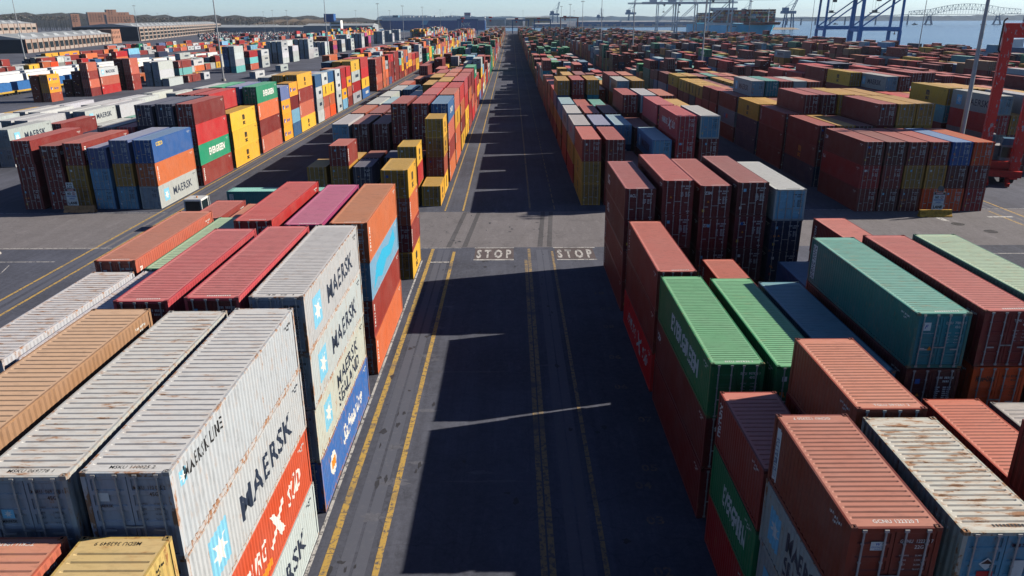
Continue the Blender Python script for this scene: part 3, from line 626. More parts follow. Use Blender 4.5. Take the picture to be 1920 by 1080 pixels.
# ------------------------------------------------------------------ which containers show largest (z-buffer of plain boxes)
VW, VH = 640, 360
def visible_counts():
    A = np.array([cr_, cu_, cf_]); zb = np.full((VH, VW), 1e9); ib = np.full((VH, VW), -1, int); f = F*VW/1920
    for i, c in enumerate(CON):
        L = LEN[c['size']]/2; hx, hy = (1.219, L) if not c.get('rz') else (L, 1.219)
        x0, x1, y0, y1, z0, z1 = c['x']-hx, c['x']+hx, c['y']-hy, c['y']+hy, c['z'], c['z']+c['h']
        faces = [[(x0,y0,z1),(x1,y0,z1),(x1,y1,z1),(x0,y1,z1)], [(x0,y0,z0),(x1,y0,z0),(x1,y0,z1),(x0,y0,z1)]]
        if x0 > 0: faces.append([(x0,y0,z0),(x0,y1,z0),(x0,y1,z1),(x0,y0,z1)])
        if x1 < 0: faces.append([(x1,y0,z0),(x1,y1,z0),(x1,y1,z1),(x1,y0,z1)])
        for fc in faces:
            q = (np.array(fc)-(0, 0, CAMZ))@A.T
            if (q[:, 2] < 1).any(): continue
            px = VW/2+f*q[:, 0]/q[:, 2]; py = VH/2-f*q[:, 1]/q[:, 2]; iz = 1/q[:, 2]
            ax, bx = int(max(0, px.min())), int(min(VW-1, px.max()))+1; ay, by = int(max(0, py.min())), int(min(VH-1, py.max()))+1
            if ax >= bx or ay >= by: continue
            X, Y = np.meshgrid(np.arange(ax, bx)+.5, np.arange(ay, by)+.5); s = None; ins = np.ones(X.shape, bool)
            ar = sum(px[k]*py[(k+1) % 4]-px[(k+1) % 4]*py[k] for k in range(4)); sg = 1 if ar > 0 else -1
            for k in range(4):
                k2 = (k+1) % 4; ins &= sg*((px[k2]-px[k])*(Y-py[k])-(py[k2]-py[k])*(X-px[k])) >= 0
            if not ins.any(): continue
            m = np.stack([px, py, np.ones(4)], 1); co = np.linalg.lstsq(m, iz, rcond=None)[0]
            d = 1/np.maximum(co[0]*X+co[1]*Y+co[2], 1e-6); sub = zb[ay:by, ax:bx]; w = ins & (d < sub)
            sub[w] = d[w]; ib[ay:by, ax:bx][w] = i
    return np.bincount(ib[ib >= 0], minlength=len(CON))
VC = visible_counts()
order = np.argsort(-VC, kind='stable')
near = [i for i, c in enumerate(CON) if 16 < c['y'] < 75 and c['t'] == c['n']-1 and (VC[i] > 0 or c['c'] == 4)]      # whatever tops a near stack
PICK = near+[int(i) for i in order if VC[i] > 0 and int(i) not in near][:318-len(near)]
print('containers', len(CON), 'visible', int((VC > 0).sum()), 'picked', len(PICK), 'smallest', int(VC[PICK[-1]]))
# ------------------------------------------------------------------ build the individual containers
ORD = ['', 'first', 'second', 'third', 'fourth', 'fifth', 'sixth', 'seventh', 'eighth', 'ninth', 'tenth', 'eleventh', 'twelfth', 'thirteenth', 'fourteenth', 'fifteenth', 'sixteenth', 'seventeenth', 'eighteenth', 'nineteenth', 'twentieth']
TENS = {2: 'twenty', 3: 'thirty', 4: 'forty', 5: 'fifty', 6: 'sixty', 7: 'seventy', 8: 'eighty', 9: 'ninety'}
def ordn(n): return ORD[n] if n < len(ORD) else '%s-%s' % (TENS[n//10], ORD[n % 10]) if n % 10 else TENS[n//10][:-1]+'ieth'
def tier(c):
    if c['n'] == 1: return 'ground'
    if c['t'] == c['n']-1: return 'top'
    return ('ground', 'second', 'third', 'fourth')[c['t']]
def find(block, bay, c, t):
    for q in CON:
        if q['block'] == block and q['bay'] == bay and q['c'] == c and (q['t'] == t or (t == -1 and q['t'] == q['n']-1)): return q
NL, NR = 'left roadside block near camera', 'right roadside block near camera'
SPECIAL = {}      # exact lettering where it can be read
def sp(block, bay, c, t, **kw): q = find(block, bay, c, t); q and q.update(kw)
sp(NL, 2, 0, -1, code=('MSKU  110 025 2', '45G1', 'k'), star=1, rooftxt='MSKU 110025 2', rust=.40, framerust=.8, roofrust=.46, roofstyle='wide', label='white container with long small lettering, on top of nearest left roadside stack')
sp(NL, 2, 0, 2, rust=.40, framerust=.8, label='white container with giant dark lettering, just under top of nearest left stack')
sp(NL, 2, 0, 1, label='orange red container with white lettering in nearest left roadside stack')
sp(NL, 2, 0, 0, label='white ground container under the orange red one, nearest left stack')
sp(NL, 2, 1, -1, code=('MSKU  069 778 1', '45G1', 'k'), star=2, rooftxt='MSKU 069778 1', rust=.5, roofrust=.55, roofstyle='wide', label='rust streaked white roofed container, top, second stack from road, nearest left bay')
sp(NL, 2, 2, -1, rust=.3, roofstyle='wide', stain=1, label='tan brown container with weathered roof at left edge, nearest full bay')
sp(NL, 1, 0, -1, rooftxt='MEDU 363849 9', far=1, rust=.55, roofrust=.5, roofstyle='wide', label='faded yellow container at bottom left corner of the photo')
sp(NL, 1, 1, -1, rooftxt='TCKU 189708 3', far=1, rust=.4, roofrust=.35, roofstyle='wide', label='salmon container roof at bottom left corner beside the yellow one')
sp(NL, 3, 0, -1, rooftxt='45 G 1', framerust=.8, rust=.36, roofrust=.35, roofstyle='fine'); sp(NL, 3, 3, -1, rust=.5, roofrust=.62, roofstyle='wide'); sp(NL, 3, 4, -1, rust=.5, roofrust=.62, roofstyle='wide')
for t in (0, 1, 2): sp(NL, 3, 0, t, rust=.42, framerust=.85)
sp(NL, 4, 0, 2, rust=.4, label='pale blue container with bright cyan paint patches, left of the road')
sp(NL, 4, 1, -1, label='magenta pink roofed container on top, left roadside block')
sp(NL, 4, 2, -1, roofstyle='wide', label='bright red container with purplish roof, left roadside block near camera')
sp(NR, 1, 0, -1, code=('GCNU  122320 7', '22G1', 'w'), plac='GRIMALDI', rooftxt='GCNU 122320 7', roofstyle='fine', roofrust=.12, label='maroon short container with white vertical side strip, nearest top right of road')
sp(NR, 1, 1, -1, code=('MSKU', '22G1', 'n'), roofstyle='fine', rust=.6, roofrust=.74, haz=1, label='rust stained white roofed container with light blue doors, bottom right corner')
sp(NR, 1, 0, 2, rust=.5, label='pale grey container with dark two line lettering and blue star, bottom right')
sp(NR, 2, 1, -1, roofstyle='fine', rooftxt='TGLU 591261 2', label='brick red short container with salmon roof, behind the rusty white roofed one')
sp(NR, 2, 3, -1, roofstyle='fine', roofrust=.3); sp(NR, 2, 4, -1, roofstyle='fine'); sp(NR, 2, 0, -1, roofstyle='wide')
sp(NR, 3, 0, -1, code=('EITU  907836 1', '45G1', 'w'), rooftxt='EITU 907836 1', label='dark green container with giant white lettering, right edge of the road')
sp(NR, 3, 1, -1, label='green container half in shadow, second column right of the road')
sp(NR, 3, 3, -1, code=('DFSU  778503 5', '45G1', 'w'), plac2=1, roofrust=.45, rust=.3, label='teal container with white vertical lettered strip, top tier right of road')
sp(NR, 3, 4, -1, code=('TRHU  434300 4', '45G1', 'w'), label='maroon container with pinkish roof between the teal and pale green ones')
sp(NR, 3, 4, 2, doortxt=('Hapag-Lloyd', 'k'), code=('HLXU  831860 5', '4551', 'k'))
sp(NR, 3, 5, -1, roofrust=.45, label='pale green roofed container, rightmost column, near right roadside block')
sp(NR, 3, 0, 1, doortxt=('tex', 'w'))
for t in (2, 3): sp(NR, 5, 0, t, doortxt=('ACL', 'w')); sp(NR, 5, 2, t, doortxt=('ZIM', 'w'))
sp(NR, 5, 3, 2, doortxt=('ACL', 'w')); sp(R3, 1, 0, 2, doortxt=('tex', 'w')); sp(R3, 1, 2, 2, doortxt=('tex', 'w')); sp(LB, 3, 2, 3, doortxt=('tex', 'w')); sp(L2, 1, 4, 2, doortxt=('tex', 'w'))
sp(R3, 1, 0, 1, doortxt=('CAI', 'w')); sp(R2, 1, 4, 2, doortxt=('CAI', 'w'))
CON[-1]['label'] = 'teal container lying across the lane end with white vertical lettered strip'
GROUP = 'shipping containers stacked in the yard'
def jit(c, r, a=.14):
    k = 1+r.uniform(-a, a); return tuple(max(.004, min(.85, x*k*(1+r.uniform(-.05, .05)))) for x in c)
n_obj = 0
for rank, i in enumerate(PICK):
    c = CON[i]; k = c['size']; kind = K[c['k']]; r = random.Random(i*7+1); area = VC[i]
    lod = 0 if area > 420 else (1 if area > 70 else 2)
    base = jit(kind[0], r); door = jit(kind[1], r) if kind[1] else base
    rust = c.get('rust', (.25 if kind[3] else .12)+r.uniform(-.1, .15)); rrust = c.get('roofrust', r.uniform(.0, .3))
    pos = (c['x'], c['y'], c['z']); sc = (1, 1, c['h']/HN)
    lab = c.get('label') or '%s container, %s tier, %s column %s, %s bay, %s' % (kind[4], tier(c), ordn(c['c']+1), c['cname'], ordn(c['bay']), c['block'])
    if lod == 2:
        T = link('shipping_container', PR['whole', k], None, pos, (*base, rust))
    else:
        T = link('shipping_container', None, None, pos); T.empty_display_size = .5
    T.scale = sc; T.rotation_euler = (0, 0, c.get('rz', 0)); tag(T, lab, 'container', GROUP)
    side = 1 if c['x'] < 0 else -1
    if c.get('rz'): side = -1
    if lod < 2:
        if lod == 0:
            link('body', PR['body', k], T, None, (*base, rust)); link('frame', PR['frame', k], T, None, (*base, c.get('framerust', min(.75, rust+.18))))
            for sx in (-1, 1):
                for sy in (-1, 1):
                    for tp in (0, 1): link('corner_casting', PR['casting', k, sx, sy, tp], T, None, (*[x*.6 for x in base], min(.9, rust+.35)))
        else: link('body', PR['body1', k], T, None, (*base, rust))
        rf = 'wide' if c.get('roofstyle') == 'wide' else ('fine' if lod == 0 or r.random() < .7 else 'wide')
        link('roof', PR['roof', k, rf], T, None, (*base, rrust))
        for sd in (-1, 1):
            if lod == 0:
                D = link('door', PR['door', k, sd], T, None, (*door, rust*.7))
                for b_ in (0, 1): link('locking_bar', PR['bar', k, sd, b_], D)
            else: link('door', PR['door1', k, sd], T, None, (*door, rust*.7))
        dm = Sign2D(); pl = Sign2D(); wt = Sign2D(); dark = kind[3]
        if c.get('code'):
            a, z, cc = c['code']; dm.text(a, .60, 2.28, .125, cc, w=.88, bold=.01); dm.text(z, .72, 2.08, .125, cc, w=.3, bold=.01)
            for j, (p, q) in enumerate((('MAX GROSS', '30,480 KG'), ('TARE', '3,900 KG'), ('NET', '26,580 KG'), ('CU CAP', '76.4 CU M'))):
                wt.text(p, .33, 1.78-j*.16, .06, cc, w=.26 if j == 0 else .16, bold=0); wt.text(q, .78, 1.78-j*.16, .06, cc, w=.30, bold=0)
        if c.get('star') == 1: pl.rect(-.86, -.56, 1.86, 2.12, 'w'); pl.text('MAERSK', -.70, 1.72, .09, 'k', w=.42)
        if c.get('star') == 2: pl.rect(-.80, -.46, 1.44, 1.72, 's'); pl.star(-.63, 1.58, .12); pl.text('MAERSK', -.63, 1.34, .09, 'k', w=.42)
        if c.get('plac'): pl.rect(-.62, -.24, 1.96, 2.26, 'w'); pl.text('W', -.43, 2.18, .09, 'b', w=.13, bold=.03); pl.text('GRIMALDI', -.43, 2.075, .07, 'b', w=.33, bold=0); pl.text('GROUP', -.43, 2.0, .045, 'b', w=.16, bold=0)
        if c.get('plac2'): pl.rect(-.88, -.50, 1.90, 2.30, 'w'); pl.text('F', -.69, 2.1, .2, 'b', w=.16, shear=.3); wt.text('www.dongfang.com.cn', -.55, 1.78, .06, 'w', w=.62, bold=0); wt.poly([(-.5,.92),(-.28,.92),(-.39,1.12)], 'o'); wt.rect(-.86, -.62, .98, 1.04, 'w')
        if c.get('haz'): pl.poly([(-.62,1.62),(-.40,1.84),(-.18,1.62),(-.40,1.40)], 'w'); pl.poly([(-.56,1.62),(-.40,1.78),(-.24,1.62)], 'k'); pl.rect(-.62, -.18, 1.16, 1.36, 'r'); pl.text('MAERSK', -.40, 1.04, .12, 'k', w=.5); wt.rect(.25, .62, 1.1, 1.75, 'w'); wt.text('MAERSK', .44, 1.0, .12, 'k', w=.5)
        if c.get('doortxt'):
            a, cc = c['doortxt']; pl.text(a, -.58, 2.15, .26, cc, w={'tex': .42, 'ZIM': .62, 'ACL': .5, 'CAI': .4}.get(a, .85), bold=.035)
        if not c.get('code'): link('door_marking', door_marks(i % 9, k, dark), T)
        for q, nme in ((dm, 'code_lettering'), (wt, 'weight_lettering'), (pl, 'door_placard')):
            if q.it: link(nme, front_mesh(q, nme, k), T)
        if c.get('rooftxt'):
            rs = Sign2D(); rs.text(c['rooftxt'], .1, 0, .15, 'k' if dark else 'w', w=1.25, bold=.01); link('roof_lettering', roof_mesh(rs, 'roof_lettering', k, c.get('far')), T)
            if c['k'] == 'Gc': link('roof_lettering', roof_mesh(rs, 'roof_lettering', k, True), T)
        elif lod == 0:
            rs = Sign2D(); [rs.rect(-.3+q*.1, -.24+q*.1, -.06, .05, 'k' if dark else 'w') for q in range(11)]; link('roof_marking', roof_mesh(rs, 'roof_marking', k), T)
    le, em, cd = side_parts(kind[2], k, side, lod == 0)
    if le: link('lettering', le, T)
    if em: link('emblem', em, T)
    if cd and lod < 2: link('code_marking', cd, T)

# ------------------------------------------------------------------ everything smaller: one mesh
CV, CF, CC = [], [], []
def cquad(pts, c):
    n = len(CV); CV.extend(pts); CF.append((n, n+1, n+2, n+3)); CC.append((*c, 1))
PS = set(PICK); r = random.Random(5)
for i, c in enumerate(CON):
    if i in PS: continue
    kind = K[c['k']]; base = tuple(x*.85 for x in jit(kind[0], r, .25)); door = jit(kind[1], r) if kind[1] else tuple(x*.9 for x in base)
    gn = (1.5, 1.36, 1.16) if max(base) > 2*min(base) else (1.12, 1.12, 1.1); rf = [.78*g_*x**.65+.22*a_ for x, g_, a_ in zip(base, gn, (.60, .49, .43))]; rf = tuple(x*min(1, .58/max(rf)) for x in rf)  # roof face colour faded, plus the same painted-in sunlit lift
    L = LEN[c['size']]/2-.02; W = 1.2; x0, x1, y0, y1, z0, z1 = c['x']-W, c['x']+W, c['y']-L, c['y']+L, c['z'], c['z']+c['h']-.02
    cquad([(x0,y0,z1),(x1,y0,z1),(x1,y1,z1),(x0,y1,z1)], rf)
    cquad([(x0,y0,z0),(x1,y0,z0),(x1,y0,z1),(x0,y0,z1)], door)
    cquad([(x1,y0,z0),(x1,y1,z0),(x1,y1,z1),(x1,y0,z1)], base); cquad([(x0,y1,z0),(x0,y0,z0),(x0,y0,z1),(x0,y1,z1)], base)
    cquad([(x1,y1,z0),(x0,y1,z0),(x0,y1,z1),(x1,y1,z1)], base)
    if c['z'] > 1: cquad([(x0,y0,z0),(x0,y1,z0),(x1,y1,z0),(x1,y0,z0)], base)
    if VC[i] == 0 and c['y'] < 500: continue
    fr = tuple(x*.45 for x in base); ya = y0-.03
    for xx in (x0+.02, c['x'], x1-.02): cquad([(xx-.05,ya,z0),(xx+.05,ya,z0),(xx+.05,ya,z1),(xx-.05,ya,z1)], fr)
    mc = (.03,.03,.035) if kind[3] else (.55,.55,.53); h = c['h']
    for q in range(r.choice((2, 3, 4))):
        ux, uz = x0+r.uniform(.25, 1.9), z0+h*r.uniform(.35, .88); w_, h_ = r.uniform(.12, .45), r.uniform(.1, .28)
        cquad([(ux,ya-.004*q,uz),(ux+w_,ya-.004*q,uz),(ux+w_,ya-.004*q,uz+h_),(ux,ya-.004*q,uz+h_)], mc if r.random() < .8 else (.6,.25,.03))
    if kind[2]:
        s = 1 if c['x'] < 0 else -1; xx = (x1 if s > 0 else x0)+s*.03
        lc = {'maersk': (.03,.05,.09), 'sealand': (.03,.05,.09), 'msc': (.02,.02,.02), 'hapag': (.05,.09,.35), 'mscor': (.6,.25,.03)}.get(kind[2], (.62,.62,.6)); big = kind[2] in ('maersk', 'evergreen', 'hapag', 'uasc', 'blogo', 'sealand', 'hsudr')
        ya_, yb_, za, zb = (c['y']-L*.15, c['y']+L*.62, .36, .64) if big else (c['y']-.5, c['y']+.5, .2, .82) if kind[2] == 'msc' else (c['y']-L*.92, c['y']-L*.84, .25, .8)
        nl = 6 if big else 1; st = (yb_-ya_)/nl
        for q in range(nl):
            a, b2 = ya_+q*st+st*.12, ya_+(q+1)*st-st*.12; z_a, z_b = z0+h*za, z0+h*zb
            cquad([(xx,a,z_a),(xx,b2,z_a),(xx,b2,z_b),(xx,a,z_b)], lc)
me = bpy.data.meshes.new('container_stacks'); me.from_pydata(CV, [], CF)
at = me.attributes.new('paint', 'FLOAT_COLOR', 'FACE'); at.data.foreach_set('color', np.array(CC, dtype=np.float32).ravel())
m, t, bs = nt('distant_container_paint'); a = N(t, 'ShaderNodeAttribute', attribute_name='paint'); tc = N(t, 'ShaderNodeTexCoord')
cc_ = mixc(t, ramp(t, noise(t, tc.outputs['Object'], .5, 6, .75), .45, .75, 0, .4), a.outputs['Color'], (.05,.045,.04))
t.links.new(cc_, bs.inputs['Base Color']); bs.inputs['Roughness'].default_value = .55; bs.inputs['Specular IOR Level'].default_value = .3
wv = N(t, 'ShaderNodeTexWave', bands_direction='Y'); wv.inputs['Scale'].default_value = 1.1; t.links.new(tc.outputs['Object'], wv.inputs['Vector'])
bp = N(t, 'ShaderNodeBump'); bp.inputs['Strength'].default_value = .5; bp.inputs['Distance'].default_value = .04; t.links.new(wv.outputs['Fac'], bp.inputs['Height']); t.links.new(bp.outputs[0], bs.inputs['Normal'])
me.materials.append(m); me.update()
tag(link('container_stacks', me), 'hundreds of smaller coloured containers stacked in long rows out to the horizon', 'containers', None, 'stuff')
# ------------------------------------------------------------------ the setting
def asphalt(name, c, streaks=.25, patch=.3):
    m, t, b = nt(name); tc = N(t, 'ShaderNodeTexCoord'); v = tc.outputs['Object']
    base = mixc(t, ramp(t, noise(t, v, .045, 4, .6), .35, .65), tuple(x*(1-patch) for x in c), tuple(x*(1+patch*.55) for x in c))
    base = mixc(t, ramp(t, noise(t, scaled(t, v, (1, .035, 1)), .55, 6, .65), .42, .72, 0, streaks), base, tuple(x*.35 for x in c))
    base = mixc(t, ramp(t, noise(t, scaled(t, v, (1, .05, 1)), .8, 5, .6), .5, .72, 0, streaks*.8), base, tuple(min(1, x*1.7) for x in c))
    base = mixc(t, ramp(t, noise(t, v, .35, 6, .75), .50, .66, 0, .45), base, tuple(x*.45 for x in c))
    base = mixc(t, ramp(t, noise(t, scaled(t, v, (1, .3, 1)), 1.1, 6, .75), .55, .68, 0, .40), base, tuple(min(1, x*1.75) for x in c))
    base = mixc(t, ramp(t, noise(t, v, 7, 4, .85), .38, .66, 0, .45), base, tuple(x*.5 for x in c))
    base = mixc(t, ramp(t, noise(t, scaled(t, v, (2.6, .035, 1)), 1, 5, .7), .52, .72, 0, streaks*1.4), base, tuple(x*.55 for x in c))
    base = mixc(t, ramp(t, noise(t, v, 2.6, 5, .8), .42, .62, 0, .35), base, tuple(min(1, x*1.35) for x in c))
    vo = N(t, 'ShaderNodeTexVoronoi', feature='DISTANCE_TO_EDGE'); vo.inputs['Scale'].default_value = .16
    wob = N(t, 'ShaderNodeVectorMath', operation='ADD'); t.links.new(v, wob.inputs[0])
    nz = N(t, 'ShaderNodeTexNoise'); nz.inputs['Scale'].default_value = .9; nz.inputs['Detail'].default_value = 5; t.links.new(v, nz.inputs['Vector']); t.links.new(nz.outputs['Color'], wob.inputs[1]); t.links.new(wob.outputs[0], vo.inputs['Vector'])
    base = mixc(t, ramp(t, vo.outputs['Distance'], .002, .006, .3, 0), base, tuple(x*.3 for x in c))
    t.links.new(base, b.inputs['Base Color']); b.inputs['Roughness'].default_value = .9; b.inputs['Specular IOR Level'].default_value = .25
    bp = N(t, 'ShaderNodeBump'); bp.inputs['Strength'].default_value = .4; bp.inputs['Distance'].default_value = .015
    t.links.new(noise(t, v, 22, 4, .7), bp.inputs['Height']); t.links.new(bp.outputs[0], b.inputs['Normal'])
    return m
ASPH = asphalt('worn_asphalt', (.094,.102,.138), .45, .5); CONC = asphalt('smooth_paving', (.18,.170,.182), .2, .12)
def worn_paint(name, c, thr=.5, under=(.088,.088,.10)):
    m, t, b = nt(name); tc = N(t, 'ShaderNodeTexCoord'); v = tc.outputs['Object']
    f = math_(t, 'MAXIMUM', ramp(t, noise(t, v, 3.2, 7, .75), thr, thr+.1), ramp(t, noise(t, v, .35, 3, .6), thr+.06, thr+.2))
    t.links.new(mixc(t, f, c, under), b.inputs['Base Color']); b.inputs['Roughness'].default_value = .8; return m
Y_LINE = worn_paint('yellow_road_paint', (.48,.31,.075), .50); Y_FADE = worn_paint('faded_yellow_paint', (.30,.21,.10), .47); W_LINE = worn_paint('white_road_paint', (.52,.51,.50), .49); B_NUM = worn_paint('dull_number_paint', (.20,.14,.10), .44)
def sheet(name, polys, mat, z, nx=None):
    mb = MB()
    for p in polys: mb.poly([(x, y, z) for x, y in p])
    return tag(mb.build(name, mat), kind='structure')
def rc(x0, x1, y0, y1): return [(x0,y0),(x1,y0),(x1,y1),(x0,y1)]
sheet('ground', [rc(-9000,292,-300,1480), rc(-9000,-340,1480,9000), rc(-340,650,2120,9000)], ASPH, 0)
mb = MB()
for p in ([(292,-300),(292,1480)], [(292,1480),(-340,1480)], [(-340,1480),(-340,2120)], [(-340,2120),(650,2120)], [(650,2120),(650,9000)]):
    (a, b_), (c_, d_) = p; mb.quad((a,b_,-4),(c_,d_,-4),(c_,d_,0),(a,b_,0))
tag(mb.build('quay_face', plain('quay_concrete', (.30,.29,.27))), kind='structure')
sheet('aisle_pavement', [rc(-75,140,76.4,92.0)], CONC, .004)
sheet('quay_apron', [rc(254.5,291.9,-100,1479)], plain('apron_concrete', (.33,.32,.30), .9, 0, .2, .08), .004)
# water
m, t, b = nt('harbour_water'); tc = N(t, 'ShaderNodeTexCoord'); v = tc.outputs['Object']
b.inputs['Base Color'].default_value = (.035,.085,.13,1); b.inputs['Roughness'].default_value = .22
bp = N(t, 'ShaderNodeBump'); bp.inputs['Strength'].default_value = .55; bp.inputs['Distance'].default_value = 1.0
hgt = math_(t, 'ADD', noise(t, scaled(t, v, (.05,.12,1)), 1, 6, .6), math_(t, 'MULTIPLY', noise(t, scaled(t, v, (.003,.012,1)), 1, 4), 2.0))
t.links.new(hgt, bp.inputs['Height']); t.links.new(bp.outputs[0], b.inputs['Normal'])
t.links.new(mixc(t, ramp(t, noise(t, scaled(t, v, (.0012,.006,1)), 1, 5), .4, .65), (.055,.11,.17), (.11,.18,.24)), b.inputs['Base Color'])
sheet('water', [rc(-9500,14000,-400,14000)], m, -2.0)

# painted marks on the ground
def markings(name, items, mat, z):
    mb = MB()
    for it in items: mb.poly([(x, y, z) for x, y in it])
    return tag(mb.build(name, mat), kind='structure')
def dashes(x, w, y0, y1, n=1, gap=0, r=random.Random(3)):
    out = []; st = (y1-y0)/n
    for i in range(n):
        a, b_ = y0+i*st, y0+(i+1)*st-gap*st; out.append([(x-w/2+r.uniform(-.01,.01),a),(x+w/2+r.uniform(-.01,.01),a),(x+w/2,b_),(x-w/2,b_)])
    return out
yl = dashes(-8.47, .34, 4, 76, 24, .012)+dashes(-6.15, .30, 4, 75, 24, .012)+dashes(-8.6, .2, 92.5, 1250)+dashes(-6.3, .22, 92.5, 1250)
yl += dashes(-45.0, .26, 10, 620)+dashes(-42.75, .26, 10, 620)+dashes(59.8, .24, 20, 91)+dashes(62.4, .26, 20, 620)+dashes(-27.6, .2, 92, 620)
markings('lane_lines_yellow', yl, Y_LINE, .008)
markings('lane_lines_faded', dashes(1.72, .30, 4, 75.9)+dashes(1.34, .30, 4, 72)+dashes(4.13, .24, 4, 75, 20, .02)+dashes(2.25, .26, 93, 1250)+dashes(5.4, .14, 93, 640, 160, .35), Y_FADE, .008)
wl = [rc(-12,-5.5,76.2,76.32), rc(-4.05,.15,76.1,76.34), rc(4.3,8.75,76.1,76.34), rc(-4.0,.1,71.9,72.25), rc(4.5,8.6,71.9,72.15), rc(-75,-43.2,76.75,76.9), rc(-62,-46.6,72.0,72.14), rc(44,118,73.3,73.45), rc(36,120,92.2,92.32), rc(-80,-20,92.3,92.42)]
for i in range(7): wl += [[(-47.6-i*3.1,61.5),(-47.5-i*3.1,61.5),(-50.5-i*3.1,71),(-50.6-i*3.1,71)]]
wl += [rc(-9.28,-9.12,24,72), [(51.6,86.5),(52.3,86.3),(52.0,91.3),(51.0,91.3)], rc(-8.3,-6.4,71.2,71.5), rc(58,61,88,88.5)]
markings('painted_lines_white', wl, W_LINE, .009)
for x0, lab in ((-3.85, 'a'), (4.55, 'b')):
    sheet('stop_panel', [rc(x0-.1, x0+3.95, 72.28, 76.06)], asphalt('reddish_panel_'+lab, (.115,.095,.10), .1, .2), .0065)
    s = Sign2D(); s.text('S T O P', x0+1.9, 74.15, 2.75, 'w', w=3.6, bold=.04); me = lay(s, 'stop_lettering', lambda u, v, e: (u, v, .010)); me.materials.clear(); me.materials.append(W_LINE)
    tag(link('stop_lettering', me), kind='structure')
s = Sign2D()
for txt, x, y in (('10', 7.7, 62.2), ('09', 7.8, 58.4), ('08', 7.6, 54.6), ('06', 7.35, 48.9), ('06', 7.15, 44.3), ('07', 8.05, 40.0), ('05', 7.4, 34.8), ('04', 6.8, 33.2), ('03', 6.9, 30.3), ('02', 6.6, 26.7)): s.text(txt, x, y, .62, 'w', w=.85)
me = lay(s, 'bay_numbers', lambda u, v, e: (u, v, .010)); me.materials.clear(); me.materials.append(B_NUM); tag(link('bay_numbers', me), kind='structure')
# pale repair patches, the light seam across the lane, tyre marks
pr = random.Random(8); st = []
def blob(x, y, a, b2, n=22):
    ph = pr.uniform(0, 6); return [(x+math.cos(q*2*math.pi/n)*a*pr.uniform(.35, 1.15), y+math.sin(q*2*math.pi/n)*b2*pr.uniform(.35, 1.3)) for q in range(n)]
for x, y, a, b2 in ((-6.4, 49.3, 1.1, .35), (-5.6, 48.6, .5, .3), (-7.3, 71, .9, .25), (-6.1, 64.5, .9, .35), (-6.7, 59.2, .7, .3), (-5.5, 59, .6, .25), (-5.9, 54.4, .7, .3), (-6.3, 67.9, .7, .3), (-5.6, 41.2, 1.2, .25), (-6.8, 37, .7, .3), (-6.4, 33.5, .9, .4), (-5.3, 35.4, .5, .25), (-7, 30.6, .8, .4), (-1.2, 33.6, 2.4, .12), (-3, 46.6, 4, .1), (2.3, 47.6, 1.7, .12), (-1.8, 34.4, .8, .2)): st.append(blob(x, y, a, b2))
markings('repair_patches', st, asphalt('pale_patch', (.128,.134,.168), .2, .3), .0062)
dk = []
for x in (-6.9, -5.2, 2.9, 3.9): dk.append([(x-.25,76.6),(x+.3,76.6),(x+1.2,91.8),(x+.7,91.8)])
markings('tyre_marks', dk, asphalt('rubbered_asphalt', (.10,.098,.108), .3, .2), .0075)
# polished wheel tracks and dark oil drips along the lanes
markings('wheel_tracks', [rc(x-.28, x+.28, 4, 75.5) for x in (-7.6, -6.9, 2.75, 3.4)]+[rc(x-.3, x+.3, 20, 600) for x in (-44.4, -43.4, 60.6, 61.7)], worn_paint('polished_asphalt', (.108,.115,.148), .38, (.086,.094,.128)), .0045)
st = []
for q in range(90):
    x, y = pr.choice((-8, -7.3, -6.6, -5.4, -3, 0, 3, 5))+pr.uniform(-.5, .5), pr.uniform(18, 92); st.append(blob(x, y, pr.uniform(.05, .28), pr.uniform(.06, .4), 10))
markings('oil_stains', st, plain('oil_stain', (.035,.036,.045), .7), .0085)
mb = MB()
for x, y in ((52.5, 85.0), (54.4, 81.7)):
    for k in range(20): a0, a1 = k*math.pi/10, (k+1)*math.pi/10; mb.quad((x+math.cos(a0)*.55,y+math.sin(a0)*.55,.012),(x+math.cos(a0)*.72,y+math.sin(a0)*.72,.012),(x+math.cos(a1)*.72,y+math.sin(a1)*.72,.012),(x+math.cos(a1)*.55,y+math.sin(a1)*.55,.012))
    for k in range(-3, 4): w_ = math.sqrt(.3-(k*.13)**2) if abs(k*.13) < .54 else .05; mb.quad((x+k*.13-.03,y-w_,.012),(x+k*.13+.03,y-w_,.012),(x+k*.13+.03,y+w_,.012),(x+k*.13-.03,y+w_,.012))
tag(mb.build('manhole_covers', plain('cast_iron', (.03,.03,.032))), kind='structure')

# ------------------------------------------------------------------ light, sky, air
S = Vector((.836, .226, .5)).normalized()
sun = bpy.data.lights.new('sun', 'SUN'); sun.energy = 5.0; sun.angle = R(.5); sun.color = (1, .905, .76)
so = link('sun', sun, None, (0, 0, 80)); so.rotation_euler = (-S).to_track_quat('-Z', 'Y').to_euler()
w = bpy.data.worlds.new('World'); scene.world = w; w.use_nodes = True; t = w.node_tree; bg = t.nodes['Background']
sk = t.nodes.new('ShaderNodeTexSky'); sk.sky_type = 'NISHITA'; sk.sun_disc = False; sk.sun_elevation = math.asin(S.z); sk.sun_rotation = math.atan2(S.x, S.y)
sk.air_density = .6; sk.dust_density = .2; sk.ozone_density = 3.0; sk.altitude = 20
tcw = N(t, 'ShaderNodeTexCoord'); sx = N(t, 'ShaderNodeSeparateXYZ'); t.links.new(tcw.outputs['Generated'], sx.inputs[0])
deep = mixc(t, ramp(t, sx.outputs['Z'], .02, .38), (.78, .80, .80), (.49, .46, .52))      # pale at the horizon, deep winter blue overhead
t.links.new(mixc(t, 1.0, sk.outputs[0], deep, 'MULTIPLY'), bg.inputs['Color']); bg.inputs['Strength'].default_value = .115
